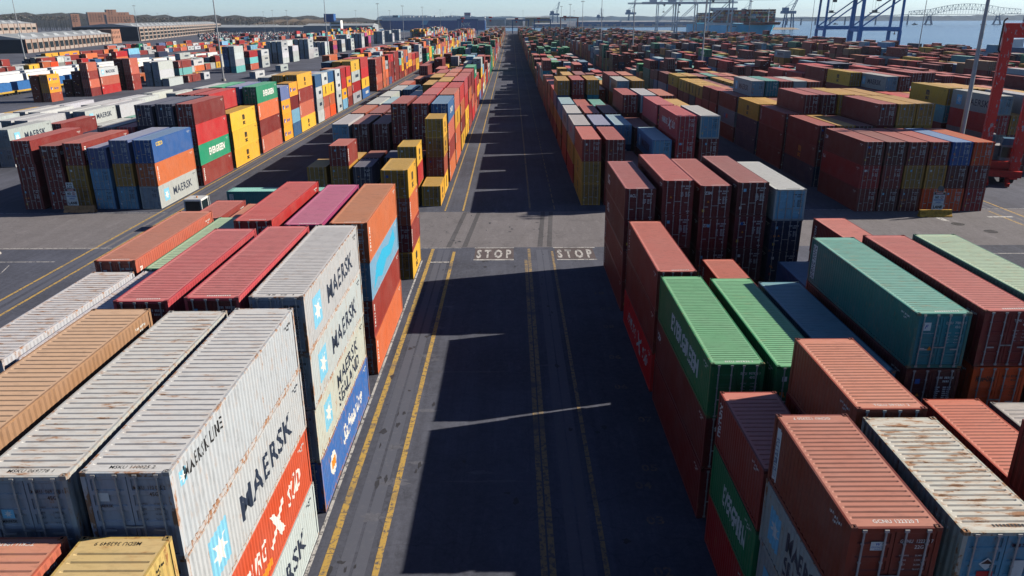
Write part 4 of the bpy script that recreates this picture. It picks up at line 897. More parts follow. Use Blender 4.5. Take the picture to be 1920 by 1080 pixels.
scene.view_settings.view_transform = 'Standard'; scene.view_settings.look = 'None'; scene.view_settings.exposure = .55; scene.view_settings.gamma = 1
HAZE = True
if HAZE:
    mb = MB(); mb.box(-10000, 14500, -450, 14500, -3.2, 130); o = mb.build('haze', None)
    m = bpy.data.materials.new('haze_air'); m.use_nodes = True; t = m.node_tree; t.nodes.clear(); out = t.nodes.new('ShaderNodeOutputMaterial'); pv = t.nodes.new('ShaderNodeVolumePrincipled')
    pv.inputs['Color'].default_value = (.60,.78,1,1); pv.inputs['Density'].default_value = .00005; pv.inputs['Anisotropy'].default_value = .2; t.links.new(pv.outputs[0], out.inputs['Volume'])
    o.data.materials.clear(); o.data.materials.append(m); tag(o, kind='stuff')
# ------------------------------------------------------------------ lamp masts
M_POLE = plain('galvanised_pole', (.34,.36,.39), .5, .3, .15); M_LAMP = plain('lamp_housing', (.12,.13,.14), .5); M_CONC = plain('pale_concrete', (.34,.33,.31), .9, 0, .3, 1.2)
def lamp_protos():
    mb = MB(); n = 14; H = 37
    for i in range(3):
        z0, z1 = H*i/3, H*(i+1)/3; mb.tube((0,0,z0),(0,0,z1), .36-.065*i, .36-.065*(i+1), n)
    mb.tube((0,0,.55),(0,0,.62), .55, n=n); shaft = mb.mesh('shaft', M_POLE)
    mb = MB(); mb.tube((0,0,0),(0,0,.9), .85, .8, 16); base = mb.mesh('concrete_base', M_CONC)
    mb = MB()
    for k in range(16):
        a0, a1 = k*math.pi/8, (k+1)*math.pi/8; mb.tube((1.3*math.cos(a0),1.3*math.sin(a0),36.6),(1.3*math.cos(a1),1.3*math.sin(a1),36.6), .06, n=5)
    for k in range(4): a = k*math.pi/2; mb.tube((0,0,36.8),(1.3*math.cos(a),1.3*math.sin(a),36.6), .05, n=5)
    ring = mb.mesh('lamp_ring', M_POLE)
    mb = MB(); mb.hull([(-.35,-.25,0),(.35,-.25,0),(.35,.25,0),(-.35,.25,0)], [(-.2,-.12,.35),(.2,-.12,.35),(.2,.12,.35),(-.2,.12,.35)]); fl = mb.mesh('floodlight', M_LAMP)
    return shaft, base, ring, fl
SH, BA, RI, FLD = lamp_protos()
LAMPS = [(63.4,106,'tall grey lamp mast beside the red lifting machine, right side'), (71,290,'second lamp mast in the lane right of centre, behind the nearest'), (66.6,430,'third lamp mast along the right lane, left of the white cranes'),
 (63.7,560,'fourth lamp mast along the right lane'), (62.8,700,'fifth lamp mast along the right lane'), (62.8,850,'sixth lamp mast along the right lane'), (62.8,1000,'farthest lamp mast along the right lane'),
 (-114.8,307,'nearest tall lamp mast on the open asphalt left of the road'), (-121.3,516,'lamp mast standing among the white reefer stacks, left side'), (-128,760,'lamp mast beyond the white reefer stacks, left of the ship'), (-123.5,900,'lamp mast in front of the dark blue ship bow'), (-112.4,1000,'lamp mast in front of the ship middle'), (-103.5,1150,'lamp mast in front of the ship stern'),
 (213,560,'thin lamp mast left of the blue cranes against the water'), (208.4,400,'thin lamp mast right of the blue cranes against the water'), (193,640,'thin lamp mast in front of the pale blue ship bow'),
 (-379.7,800,'lamp mast at the gap between the two brick warehouses'), (-312.8,500,'lamp mast in front of the nearest brick warehouse'), (-670,1500,'left of a pair of far lamp masts by the trees'), (-650,1500,'right of a pair of far lamp masts by the trees'), (-331.7,1100,'far lamp mast among the parked cars, left of centre'), (-315,1110,'far slim lamp mast right of its twin among parked cars'), (-407,1300,'lamp mast by the low wooded hill, left'), (-232,1180,'lamp mast left of the blue control tower'), (-186,1210,'lamp mast between the control tower and the ship'), (20,1380,'lamp mast by the blue yard gantry at the road end'), (112,1420,'lamp mast by the red yard gantry'), (150,1300,'lamp mast left of the white cranes, far right lane')]
for i, (x, y, lab) in enumerate(LAMPS):
    T = thing('lamp_mast', (x, y, 0), lab, 'lamp mast', 'tall lamp masts in the yard')
    if x > 180 or y > 1000: T.scale = (.8, .8, .95)
    link('shaft', SH, T); link('concrete_base', BA, T); rg = link('lamp_ring', RI, T)
    for k in range(6): a = k*math.pi/3; f_ = link('floodlight', FLD, rg, (1.35*math.cos(a), 1.35*math.sin(a), 36.2)); f_.rotation_euler = (0, 0, a)

# ------------------------------------------------------------------ barriers with warning signs
M_BARR = plain('chipped_yellow_concrete', (.62,.34,.05), .85, 0, .55, 2.5); M_BARO = plain('dull_orange_concrete', (.42,.22,.10), .85, 0, .4, 2.5); M_WHITE = plain('white_sign_board', (.72,.72,.70), .5, 0, .12, 3); M_BLK = plain('black_paint', (.02,.02,.022), .5)
def barrier(loc, mat, label, L=3.9):
    T = thing('concrete_barrier', loc, label, 'barrier', 'concrete end barriers'); mb = MB(); pr = [(-.42,0),(-.42,.12),(-.20,.36),(-.13,.85),(.13,.85),(.20,.36),(.42,.12),(.42,0)]
    mb.hull([(-L/2,a,z) for a, z in pr], [(L/2,a,z) for a, z in pr]); link('block', mb.mesh('block', mat), T)
    mb = MB()
    for s in (-1, 1): mb.box(s*L*.33-.15, s*L*.33+.15, -.426, -.40, .02, .10)
    link('lifting_slot', mb.mesh('lifting_slot', M_BLK), T); return T
barrier((51.65,88.55,.004), M_BARR, 'bright yellow concrete barrier with dark scuffs, below the right warning sign'); barrier((-55.3,92.95,.004), M_BARO, 'dull orange concrete barrier in front of the left block'); barrier((-55.2,74.6,0), M_CONC, 'pale concrete barrier at the left edge of the photo', 2.6)
def sign(loc, label, mirror, top):
    T = thing('warning_sign', loc, label, 'sign', 'warning signs on the barriers'); mb = MB()
    for s in (-.45, .45): mb.bar((s,0,-.85),(s,0,2.55), .07)
    link('post', mb.mesh('post', M_POLE), T)
    mb = MB(); mb.box(-.68, .68, -.09, -.05, .02, 2.2); link('board', mb.mesh('board', M_WHITE), T)
    s = Sign2D(); s.rect(-.66, .66, 1.86, 2.18, 'k'); s.poly([(-.5+.5*math.cos(q*.5236)+.5, 2.02+.13*math.sin(q*.5236)) for q in range(12)], 'r'); s.text('DANGER', 0, 2.02, .16, 'w', w=.8, bold=.03)
    s.text('NO', -.25, 1.56, .30, 'k', w=.45, bold=.05); s.poly([(.32+.2*math.cos(q*.5236), 1.56+.2*math.sin(q*.5236)) for q in range(12)], 'r'); s.poly([(.32+.14*math.cos(q*.5236), 1.56+.14*math.sin(q*.5236)) for q in range(12)], 'w'); s.rect(.29, .35, 1.44, 1.68, 'k')
    s.text('PERSONNEL', 0, 1.22, .19, 'b', w=1.2, bold=.03); s.text('AHEAD', 0, .93, .17, 'b', w=.7, bold=.03); s.rect(-.64, .64, .72, .745, 'k'); s.text('LANE', 0, .36, .34, 'k', w=1.1, bold=.06)
    link('sign_lettering', lay(s, 'sign_lettering', lambda u, v, e: (u, -.09-e, v)), T)
    if mirror:
        mb = MB(); mb.tube((0,-.12,2.62),(0,-.02,2.62), .34, n=16); link('round_mirror', mb.mesh('round_mirror', M_LAMP), T)
    else:
        mb = MB(); mb.box(-.45, .45, -.09, -.05, 2.26, 2.98); P = link('row_plate', mb.mesh('row_plate', M_WHITE), T)
        s = Sign2D(); s.text('R10', 0, 2.76, .24, 'k', w=.6, bold=.04); s.text('L10', 0, 2.44, .24, 'k', w=.6, bold=.04); link('plate_lettering', lay(s, 'plate_lettering', lambda u, v, e: (u, -.09-e, v)), P)
sign((51.75,88.6,.86), 'white danger sign with round mirror standing on the yellow barrier', True, 0); sign((-56.0,92.95,.86), 'white danger sign with extra row plate on the orange barrier', False, 1)

# ------------------------------------------------------------------ red lifting machine
def peel(name, c, c2, amt=.56):
    m, t, b = nt(name); tc = N(t, 'ShaderNodeTexCoord'); f = ramp(t, noise(t, scaled(t, tc.outputs['Object'], (2,2,.7)), 1.3, 6, .7), amt, amt+.03)
    t.links.new(mixc(t, f, c, c2), b.inputs['Base Color']); b.inputs['Roughness'].default_value = .5; return m
M_RED = peel('peeling_red_paint', (.95,.035,.022), (.62,.52,.50), .57); M_DRED = plain('red_paint', (.62,.022,.016), .5); M_GREY = plain('machine_grey', (.42,.42,.43), .5, 0, .2); M_BLU = plain('louvre_blue', (.06,.16,.26), .5); M_TYRE = plain('tyre_rubber', (.018,.018,.02), .9); M_GLASS = plain('dark_glass', (.015,.025,.03), .1)
T = thing('container_handler', (70.4,107.4,0), 'red container handler with tall peeling mast beside the nearest lamp mast', 'container handler'); T.rotation_euler = (0,0,R(-25))
mst = MB()
for s in (-1, 1):
    x = s*2.05; mst.box(x-.62, x+.62, -.36, .95, .8, 21.4); mst.box(x-.36, x+.36, -.46, -.36, 1.2, 21.2); 
    for z in (3, 8, 13, 18): mst.box(x-.67, x+.67, -.5, 1.0, z, z+.22)
mast = link('mast', mst.mesh('mast', M_RED), T)
mb = MB(); mb.box(-2.75, 2.75, -.52, 1.05, 20.2, 22.1); link('mast_head', mb.mesh('mast_head', M_RED), mast)
mb = MB(); mb.box(-1.45, 1.45, -.2, .1, 2.4, 3.2); link('cross_beam', mb.mesh('cross_beam', M_DRED), mast)
mb = MB(); mb.tube((-2.95,-.2,18.6),(-2.95,-.2,22.4), .11); mb.tube((-2.95,-.2,22.4),(-2.6,-.2,22.75), .11); mb.tube((-2.95,-.2,18.6),(-2.6,-.2,18.1), .11); link('hose_guide', mb.mesh('hose_guide', M_BLK), mast)
mb = MB()
for s in (-1, 1): mb.bar((.9*s+.2,0,22.0),(.9*s+.2,0,24.4), .14)
for z in (22.5, 23.3, 24.1): mb.bar((-.7,0,z),(1.1,0,z+.3), .10)
mb.box(-.4, .9, -.2, .2, 24.4, 24.7); link('head_frame', mb.mesh('head_frame', M_POLE), mast)
mb = MB(); mb.box(-1.9, 1.9, .6, 8.6, 1.0, 2.1); mb.box(-2.2, 2.2, .3, 2.2, 1.2, 2.6); mb.tube((-2.3,1,2.5),(2.3,1,2.5), .75, n=14); link('chassis', mb.mesh('chassis', M_DRED), T)
mb = MB(); mb.box(-1.5, 1.5, 3.6, 8.7, 2.1, 5.0); mb.hull([(-1.5,5.0,5.0),(-.1,5.0,5.0),(-.1,8.4,5.0),(-1.5,8.4,5.0)], [(-1.3,5.4,6.4),(-.3,5.4,6.4),(-.3,8.2,6.4),(-1.3,8.2,6.4)]); hd = link('engine_hood', mb.mesh('engine_hood', M_GREY), T)
mb = MB()
for q in range(6): mb.box(-1.2, -.3, 5.05+q*.02, 5.2+q*.02, 5.15+q*.2, 5.27+q*.2)
link('louvre', mb.mesh('louvre', M_BLU), hd)
mb = MB(); mb.box(-.1+.3, 1.9, 1.6, 3.6, 2.2, 5.4); cb = link('cab', mb.mesh('cab', M_GREY), T)
mb = MB(); mb.box(.3, 1.8, 1.56, 1.6, 3.6, 5.1); mb.box(1.9, 1.94, 1.8, 3.4, 3.6, 5.1); mb.box(.16, .2, 1.8, 3.4, 3.6, 5.1); link('window', mb.mesh('window', M_GLASS), cb)
mb = MB(); mb.hull([(.1,1.5,5.4),(2,1.5,5.4),(2,3.7,5.4),(.1,3.7,5.4)], [(.3,1.8,6.3),(1.8,1.8,6.3),(1.8,3.6,6.3),(.3,3.6,6.3)]); link('cab_roof', mb.mesh('cab_roof', M_BLU), cb)
mb = MB(); mb.box(-1.62, -1.5, 2.4, 7, 2.1, 2.2)
for q in range(7): mb.bar((-1.9,2.4+q*.9,2.1),(-1.9,2.4+q*.9,3.2), .05)
mb.bar((-1.9,2.4,3.2),(-1.9,7.8,3.2), .05); mb.bar((-1.9,2.4,2.7),(-1.9,7.8,2.7), .05); link('railing', mb.mesh('railing', M_POLE), T)
mb = MB()
for s in (0, .55): mb.bar((-2.35,2.2+s,.5),(-2.35,2.2+s,2.2), .06)
for q in range(5): mb.bar((-2.35,2.2,.6+q*.35),(-2.35,2.75,.6+q*.35), .05)
link('ladder', mb.mesh('ladder', M_POLE), T)
for x, y, r_ in ((-2.1,1.6,.95), (-1.2,1.6,.95), (1.2,1.6,.95), (2.1,1.6,.95), (-1.6,7.4,.85), (1.6,7.4,.85)):
    mb = MB(); mb.tube((x-.35,y,r_),(x+.35,y,r_), r_, n=20); wh = link('wheel', mb.mesh('wheel', M_TYRE), T); mb = MB(); mb.tube((x-.36,y,r_),(x+.36,y,r_), r_*.5, n=14); link('rim', mb.mesh('rim', M_DRED), wh)
mb = MB()
for s in (-1, 1): mb.bar((s*1.3,-.4,.9),(s*1.3,-2.6,.35), .5, .5)
mb.box(-3, 3, -1.1, -.4, 1.2, 2.1); link('lifting_carriage', mb.mesh('lifting_carriage', M_DRED), T)

# ------------------------------------------------------------------ yard tractor on the left lane
M_CABW = plain('dusty_white_paint', (.55,.56,.56), .5, 0, .2); M_ORNG = plain('orange_vest', (.65,.13,.02), .8)
T = thing('yard_tractor', (-37.3,84.9,0), 'white roofed yard tractor with dark windscreen driving up the left lane', 'tractor')
mb = MB(); mb.box(-1.15, 1.15, .2, 5.2, .55, 1.05); link('chassis', mb.mesh('chassis', M_BLK), T)
cabp = MB()
for x in (-1.0, 1.0):
    for y in (.05, 2.0): cabp.bar((x,y,1.05),(x*.94,y+.06,3.25), .14)
cabp.box(-1.06, 1.06, -.02, 2.1, 1.05, 1.75); cabp.hull([(-1.08,-.06,3.22),(1.08,-.06,3.22),(1.08,2.2,3.22),(-1.08,2.2,3.22)], [(-1.0,.05,3.42),(1.0,.05,3.42),(1.0,2.1,3.42),(-1.0,2.1,3.42)]); cb = link('cab', cabp.mesh('cab', M_CABW), T)
mb = MB(); mb.quad((-.92,.03,1.78),(.92,.03,1.78),(.88,.09,3.2),(-.88,.09,3.2)); link('windscreen', mb.mesh('windscreen', M_GLASS), cb)
mb = MB(); mb.quad((.98,.2,1.8),(.98,1.9,1.8),(.95,1.95,3.2),(.95,.25,3.2)); mb.quad((-.98,1.9,1.8),(-.98,.2,1.8),(-.95,.25,3.2),(-.95,1.95,3.2)); link('side_window', mb.mesh('side_window', M_GLASS), cb)
mb = MB(); mb.tube((.2,1,3.42),(.2,1,3.6), .1); link('beacon', mb.mesh('beacon', D_ORANGE), cb)
mb = MB(); mb.box(-.95, .95, 3.4, 5.4, 1.05, 1.3); link('fifth_wheel_plate', mb.mesh('fifth_wheel_plate', M_LAMP), T)
for x in (-1, 1): mb = MB(); mb.bar((x*.9,2.6,1.05),(x*.9,2.6,3.3), .16); link('exhaust_stack', mb.mesh('exhaust_stack', M_POLE), T)
for x, y in ((-1,.6), (1,.6), (-1,4.3), (1,4.3)):
    mb = MB(); mb.tube((x-.2,y,.52),(x+.2,y,.52), .52, n=16); link('wheel', mb.mesh('wheel', M_TYRE), T)

# ------------------------------------------------------------------ quay cranes
def quay_crane(y, mat, zb, label, bx0, bx1, trolley_x):
    T = thing('quay_crane', (257, y, 0), label, 'crane', 'ship to shore gantry cranes'); H = zb
    for sx in (0, 30):
        for sy in (-8.5, 8.5):
            mb = MB(); mb.bar((sx,sy,1.5),(sx,sy,13), 1.9, 2.2); mb.bar((sx,sy,13),(sx+(0 if sx else .5),sy*.92,H+1), 1.35, 1.6); mb.box(sx-1.4, sx+1.4, sy-2.8, sy+2.8, .0, 1.5)
            link('leg', mb.mesh('leg', mat), T)
    for sy in (-8.5, 8.5):
        mb = MB(); mb.bar((0,sy,14.2),(30,sy,14.2), 1.5, 2.6); link('portal_beam', mb.mesh('portal_beam', mat), T)
        mb = MB(); mb.bar((1,sy,15.5),(29.5,sy*.93,H-1), .85); link('brace', mb.mesh('brace', mat), T)
        mb = MB(); mb.bar((0,sy*.93,H),(30,sy*.93,H), 1.2, 1.6); link('top_beam', mb.mesh('top_beam', mat), T)
    for sx in (0, 30):
        mb = MB(); mb.bar((sx,-8.5,13.2),(sx,8.5,13.2), 1.2, 2.0); mb.bar((sx,-8,H),(sx,8,H), 1.2, 1.6); link('sill_beam', mb.mesh('sill_beam', mat), T)
    mb = MB(); r_ = random.Random(int(y)); x0, x1 = bx0-257, bx1-257
    for sy in (-3.2, 3.2):
        mb.bar((x0,sy,H+1.4),(x1,sy,H+1.4), .9, 1.9)
        q = x0
        while q < x1-4: mb.bar((q,sy*1.5,H+2.6),(q+2,sy*1.5,H-.4), .14); mb.bar((q+2,sy*1.5,H-.4),(q+4,sy*1.5,H+2.6), .14); q += 4
        mb.bar((x0,sy*1.5,H-.4),(x1,sy*1.5,H-.4), .3)
    q = x0
    while q < x1: mb.bar((q,-3.2,H+1.4),(q,3.2,H+1.4), .3); q += 5
    link('boom', mb.mesh('boom', mat), T)
    mb = MB(); mb.bar((4,-7,H),(15,-1.5,H+22), 1.1); mb.bar((4,7,H),(15,1.5,H+22), 1.1); mb.bar((30,-7,H),(15,-1.5,H+22), 1.1); mb.bar((30,7,H),(15,1.5,H+22), 1.1); mb.bar((15,0,H+22),(x1-8,0,H+3), .35); mb.bar((15,0,H+22),(x0+6,0,H+3), .35); link('apex_frame', mb.mesh('apex_frame', mat), T)
    mb = MB(); mb.box(-14, -2, -3.4, 3.4, H+2.5, H+7.5); link('machinery_house', mb.mesh('machinery_house', mat), T)
    tx = trolley_x-257; mb = MB(); mb.box(tx-2.5, tx+2.5, -3, 3, H-1.2, H+.3); mb.box(tx-1.2, tx+1.2, -6, -3.4, H-3.6, H-1); tr = link('trolley', mb.mesh('trolley', M_LAMP), T)
    mb = MB(); zs = H*.70
    for a in (-1, 1):
        for b_ in (-2.6, 2.6): mb.bar((tx+a,b_,zs),(tx+a,b_,H-1), .07)
    link('hoist_cable', mb.mesh('hoist_cable', M_LAMP), tr)
    mb = MB(); mb.box(tx-1.2, tx+1.2, -5.9, 5.9, zs-.6, zs-.1); mb.box(tx-.9, tx+.9, -2.4, 2.4, zs-.1, zs+1.4); link('spreader', mb.mesh('spreader', M_LAMP), tr)
    return T
M_CB = plain('crane_blue_paint', (.018,.20,.60), .5, 0, .15, .3); M_CW = plain('crane_white_paint', (.88,.88,.88), .5, 0, .15, .3)
quay_crane(590, M_CB, 37, 'nearest blue quay crane, right of its blue twin', 214, 345, 270); quay_crane(655, M_CB, 37.5, 'farther blue quay crane, left of the nearest blue one', 205, 345, 264)
quay_crane(1040, M_CW, 44, 'white quay crane at right, nearest the pale blue ship bow', 200, 350, 262); quay_crane(1235, M_CW, 43, 'middle white quay crane of the three beside the ship', 203, 350, 260); quay_crane(1400, M_CW, 45, 'leftmost white quay crane of the three beside the ship', 205, 350, 268)

# ------------------------------------------------------------------ ships
def attr_paint(name):
    m, t, b = nt(name); a = N(t, 'ShaderNodeAttribute', attribute_name='paint'); tc = N(t, 'ShaderNodeTexCoord')
    t.links.new(mixc(t, ramp(t, noise(t, tc.outputs['Object'], .3, 5, .7), .5, .75, 0, .35), a.outputs['Color'], (.05,.045,.04)), b.inputs['Base Color']); b.inputs['Roughness'].default_value = .55; return m
M_ATTR = attr_paint('ship_container_paint')
def boxpile(name, boxes, parent):
    mb = MB(); cs = []
    for bx, c in boxes: mb.box(*bx); cs += [(*c, 1)]*6
    me = mb.mesh(name, M_ATTR); at = me.attributes.new('paint', 'FLOAT_COLOR', 'FACE'); at.data.foreach_set('color', np.array(cs, dtype=np.float32).ravel()); return link(name, me, parent)
def hull_mesh(name, L, W, D, zb, mat, bow=.2, flare=1.0):
    """bow at local y = 0, stern at y = L"""
    mb = MB(); rings = []; n = 18
    for i in range(n+1):
        f = i/n; y = L*f; a = min(1, (f/bow))**.62 if f < bow else 1; lo = max(.02, min(1, (f-.03)/bow))**1.1 if f < bow+.03 else 1
        wt, wb = W/2*max(.03, a), W/2*max(.015, lo); yb = y+ (6 if f < .02 else 0)
        rings.append([(-wt,y-(flare*8*(1-f/bow) if f < bow else 0),D),(-(wt+wb)/2,y,zb+(D-zb)*.45),(-wb,yb,zb),(wb,yb,zb),((wt+wb)/2,y,zb+(D-zb)*.45),(wt,y-(flare*8*(1-f/bow) if f < bow else 0),D)])
    for a, b_ in zip(rings, rings[1:]):
        for k in range(5): mb.quad(a[k], a[k+1], b_[k+1], b_[k])
        mb.quad(a[5], a[0], b_[0], b_[5])
    mb.poly(rings[-1]); mb.poly(list(reversed(rings[0]))); return mb.mesh(name, mat)
M_SKYB = plain('pale_blue_hull_paint', (.05,.62,.97), .45, 0, .12, .05); M_MAROON = plain('maroon_bulwark_paint', (.16,.035,.03), .6)
T = thing('container_ship', (318,968,0), 'pale blue container ship loaded with boxes behind the white cranes', 'ship')
hl = link('hull', hull_mesh('hull', 370, 43, 13.5, -3.5, M_SKYB, .17), T)
mb = MB(); mb.hull([(-12,3,13.5),(12,3,13.5),(20.5,45,13.5),(-20.5,45,13.5)], [(-12.5,1,16.6),(12.5,1,16.6),(20.8,45,16.6),(-20.8,45,16.6)]); link('bulwark', mb.mesh('bulwark', M_MAROON), T)
r_ = random.Random(91); SC = [K[k][0] for k in PAL_R]
for bay in range(20):
    y0 = 32+bay*14.2
    if bay in (13,): continue
    boxes = []; nt_ = r_.choice((4,5,5,5,6)) if bay < 13 else 5; wcols = 8 if bay == 0 else 14
    for cx in range(wcols):
        h_ = nt_-(1 if r_.random() < .2 else 0)
        for tt in range(h_): x_ = (cx-wcols/2)*2.9; boxes.append(((x_, x_+2.5, y0, y0+12.4, 15.6+tt*2.75, 15.6+tt*2.75+2.6), jit(r_.choice(SC), r_)))
    o = boxpile('deck_cargo', boxes, T); o['kind'] = 'stuff'
mb = MB(); mb.box(-15, 15, 218, 228, 13.5, 33); mb.box(-20, 20, 220, 224, 33, 36); link('bridge_house', mb.mesh('bridge_house', M_CW), T)
mb = MB(); mb.tube((0,12,16.6),(0,12,33), .7, .4); mb.box(-1.6, 1.6, 11.4, 12.6, 27.5, 28.1); mb.bar((-3,12,31),(3,12,31), .3); link('foremast', mb.mesh('foremast', M_CW), T)
s = Sign2D(); [s.rect(20+q*2.4, 21.6+q*2.4, 0, 1.2, 'n') for q in range(9)]; link('bow_lettering', lay(s, 'bow_lettering', lambda u, v, e: (-21.56-e, 52+u, 10.6+v)), hl)
M_NAVYH = plain('dark_blue_hull_paint', (.012,.085,.32), .45, 0, .15, .05); M_WHH = plain('white_hull_paint', (.8,.8,.8), .5, 0, .1, .05)
T = thing('car_carrier', (-296,1800,0), 'long dark blue car carrier ship with white upper band and white lettering', 'ship'); T.rotation_euler = (0,0,R(-90))
hl = link('hull', hull_mesh('hull', 236, 34, 18.5, -3.5, M_NAVYH, .10, .6), T)
mb = MB(); mb.hull([(-10,2,18.5),(10,2,18.5),(17,20,18.5),(17,236,18.5),(-17,236,18.5),(-17,20,18.5)], [(-11,4,25.5),(11,4,25.5),(17,22,25.5),(17,236,25.5),(-17,236,25.5),(-17,22,25.5)]); up = link('upper_deck', mb.mesh('upper_deck', M_WHH), T)
mb = MB(); mb.box(-14, 14, 28, 40, 25.5, 30); link('bridge_house', mb.mesh('bridge_house', M_BLU), T)
mb = MB(); mb.box(-5, 5, 189, 203, 25.5, 33); fn = link('funnel', mb.mesh('funnel', M_WHH), T); mb = MB(); mb.box(-5.1, 5.1, 188.9, 203.1, 33, 35); mb.box(-5.1, 5.1, 188.9, 203.1, 29, 30.5); link('funnel_band', mb.mesh('funnel_band', M_NAVYH), fn); mb = MB(); mb.box(-5.1, 5.1, 188.9, 203.1, 31, 32.2); link('funnel_stripe', mb.mesh('funnel_stripe', D_RED), fn)
mb = MB()
for q in range(14): mb.box(-15+q % 3*11, -9+q % 3*11, 52+q*9.6, 56+q*9.6, 25.5, 26.3+q % 4*.9)
mb.bar((0,140,25.5),(0,140,37), .5); mb.bar((-3,158,25.5),(-3,158,36), .4); link('deck_gear', mb.mesh('deck_gear', M_WHH), T)
s = Sign2D(); s.text('NYK', 0, 0, 7.5, 'w', w=21, bold=.04); link('hull_lettering', lay(s, 'hull_lettering', lambda u, v, e: (17.1+e, 193+u, 9.6+v)), hl)
s = Sign2D(); s.poly([(0,-4.4),(5,4.4),(17,4.4),(12,-4.4)], 's'); link('hull_flash', lay(s, 'hull_flash', lambda u, v, e: (17.1+e, 92+u, 14.0+v)), hl)

# ------------------------------------------------------------------ rubber tyred yard gantries at the road end
M_RG = plain('gantry_blue_paint', (.03,.12,.30), .5); M_RR = plain('gantry_red_paint', (.28,.045,.035), .5)
def yard_gantry(x, y, w_, mat, h_, label):
    T = thing('yard_gantry', (x, y, 0), label, 'gantry crane', 'yard gantries at the far end')
    for sx in (0, w_):
        for sy in (-4, 4): mb = MB(); mb.bar((sx,sy,1.6),(sx,sy,h_), 1.3); mb.box(sx-.8, sx+.8, sy-1.6, sy+1.6, 0, 1.6); link('leg', mb.mesh('leg', mat), T)
        mb = MB(); mb.bar((sx,-4.5,2.2),(sx,4.5,2.2), .9); link('sill_beam', mb.mesh('sill_beam', mat), T)
    for sy in (-4, 4): mb = MB(); mb.bar((-1.5,sy,h_+.9),(w_+1.5,sy,h_+.9), 1.3, 2.0); link('girder', mb.mesh('girder', mat), T)
    mb = MB(); mb.box(w_*.15, w_*.15+5, -5, 5, h_+2, h_+4.2); mb.box(w_*.2, w_*.2+2.4, -6.5, -4.8, h_-3, h_-.4); link('trolley', mb.mesh('trolley', M_DRED), T)
yard_gantry(-40, 1235, 30, M_CW, 21, 'pale yard gantry spanning the left stacks at the road end'); yard_gantry(-84, 1240, 30, M_RG, 20, 'blue yard gantry in front of the car carrier stern'); yard_gantry(1.5, 1240, 25, M_RG, 19, 'blue yard gantry right of the road end, left of its twin'); yard_gantry(36, 1240, 25, M_RG, 19, 'second blue yard gantry right of the road end'); yard_gantry(84, 1350, 29, M_RR, 22, 'dark red yard gantry right of the blue ones')

# ------------------------------------------------------------------ far terminal across the basin
M_FB = plain('far_blue_cladding', (.05,.18,.40), .6, 0, .2, .05); M_FT = plain('tan_cladding', (.42,.30,.19), .8, 0, .15, .05); M_FG = plain('grey_cladding', (.30,.33,.36), .7, 0, .2, .05); M_FCR = plain('far_crane_blue', (.14,.30,.50), .5)
def shed(x, y, w_, d_, h_, mat, label, roofmat=None):
    T = thing('warehouse_shed', (x, y, 0), label, 'building', 'sheds around the harbour'); mb = MB(); mb.box(0, w_, 0, d_, 0, h_); link('wall', mb.mesh('wall', mat), T)
    mb = MB(); mb.hull([(-.5,-.5,h_),(w_+.5,-.5,h_),(w_+.5,d_+.5,h_),(-.5,d_+.5,h_)], [(w_*.02,d_*.48,h_+3),(w_*.98,d_*.48,h_+3),(w_*.98,d_*.52,h_+3),(w_*.02,d_*.52,h_+3)]); link('roof', mb.mesh('roof', roofmat or M_FG), T)
    mb = MB(); 
    for q in range(5): mb.box(w_*(.08+q*.19), w_*(.08+q*.19)+w_*.07, -.3, -.05, 0, h_*.45)
    link('loading_door', mb.mesh('loading_door', M_GREY), T)
for a in ((180,2180,120,30,12,M_FB,'blue shed on the far quay behind the red gantry'), (310,2230,190,34,11,M_FB,'long blue shed on the far quay left of the white cranes'), (42,2420,75,40,24,M_FT,'tan storage building on the horizon near the road end'), (-90,2480,125,40,19,M_FG,'grey shed left of the tan storage building on the horizon'), (520,2350,90,30,10,M_FG,'grey shed on the far quay behind the leftmost white crane'),
 (-330,1250,110,60,13,M_FG,'grey roofed shed left of the car carrier bow'), (-560,1490,170,60,9,M_FG,'low pale shed behind the parked cars, left'), (-640,1700,130,50,9,M_FB,'low blue shed beyond the brick warehouse end'), (60,2140,90,18,7,M_FB,'low blue shed on the far quay seen through the blue gantries')): shed(*a)
T = thing('control_tower', (-258,1150,0), 'white control tower with dark blue top behind the reefer stacks', 'tower'); mb = MB(); mb.box(-7, 9, 0, 14, 0, 21); link('wall', mb.mesh('wall', M_CW), T); mb = MB(); mb.box(-14, 0, -2, 12, 19, 30); link('blue_top', mb.mesh('blue_top', M_NAVYH), T)
for z in (6, 11, 16): mb = MB(); mb.box(-5.5, 8, -.25, -.02, z, z+2.2); link('window_band', mb.mesh('window_band', M_GLASS), T)
def harbour_crane(x, y, h_, lean, label):
    T = thing('harbour_crane', (x, y, 0), label, 'crane', 'far harbour cranes'); u = h_/60
    for sx in (-8, 8):
        for sy in (-7, 7): mb = MB(); mb.bar((sx*u,sy*u,0),(sx*.75*u,sy*.7*u,26*u), 2*u); link('leg', mb.mesh('leg', M_FCR), T)
    mb = MB(); mb.box(-15*u, 11*u, -6*u, 6*u, 26*u, 31*u); mb.box(-13*u, -3*u, -5*u, 5*u, 31*u, 37*u); link('machine_deck', mb.mesh('machine_deck', M_FCR), T)
    mb = MB(); p0, p1 = Vector((4*u,0,31*u)), Vector((4*u+lean*u,0,60*u))
    for s in (-2, 2): mb.bar(p0+Vector((s*u,0,0)), p1+Vector((s*.5*u,0,0)), 1.1*u)
    for q in range(6): a, b_ = p0.lerp(p1, q/6), p0.lerp(p1, (q+1)/6); mb.bar(a+Vector((-2*u,0,0)), b_+Vector((1.6*u,0,0)), .6*u)
    mb.bar(p0.lerp(p1, .5), (-9*u,0,37*u), .7*u); mb.bar(p1, (-9*u,0,37*u), .4*u); link('boom', mb.mesh('boom', M_FCR), T)
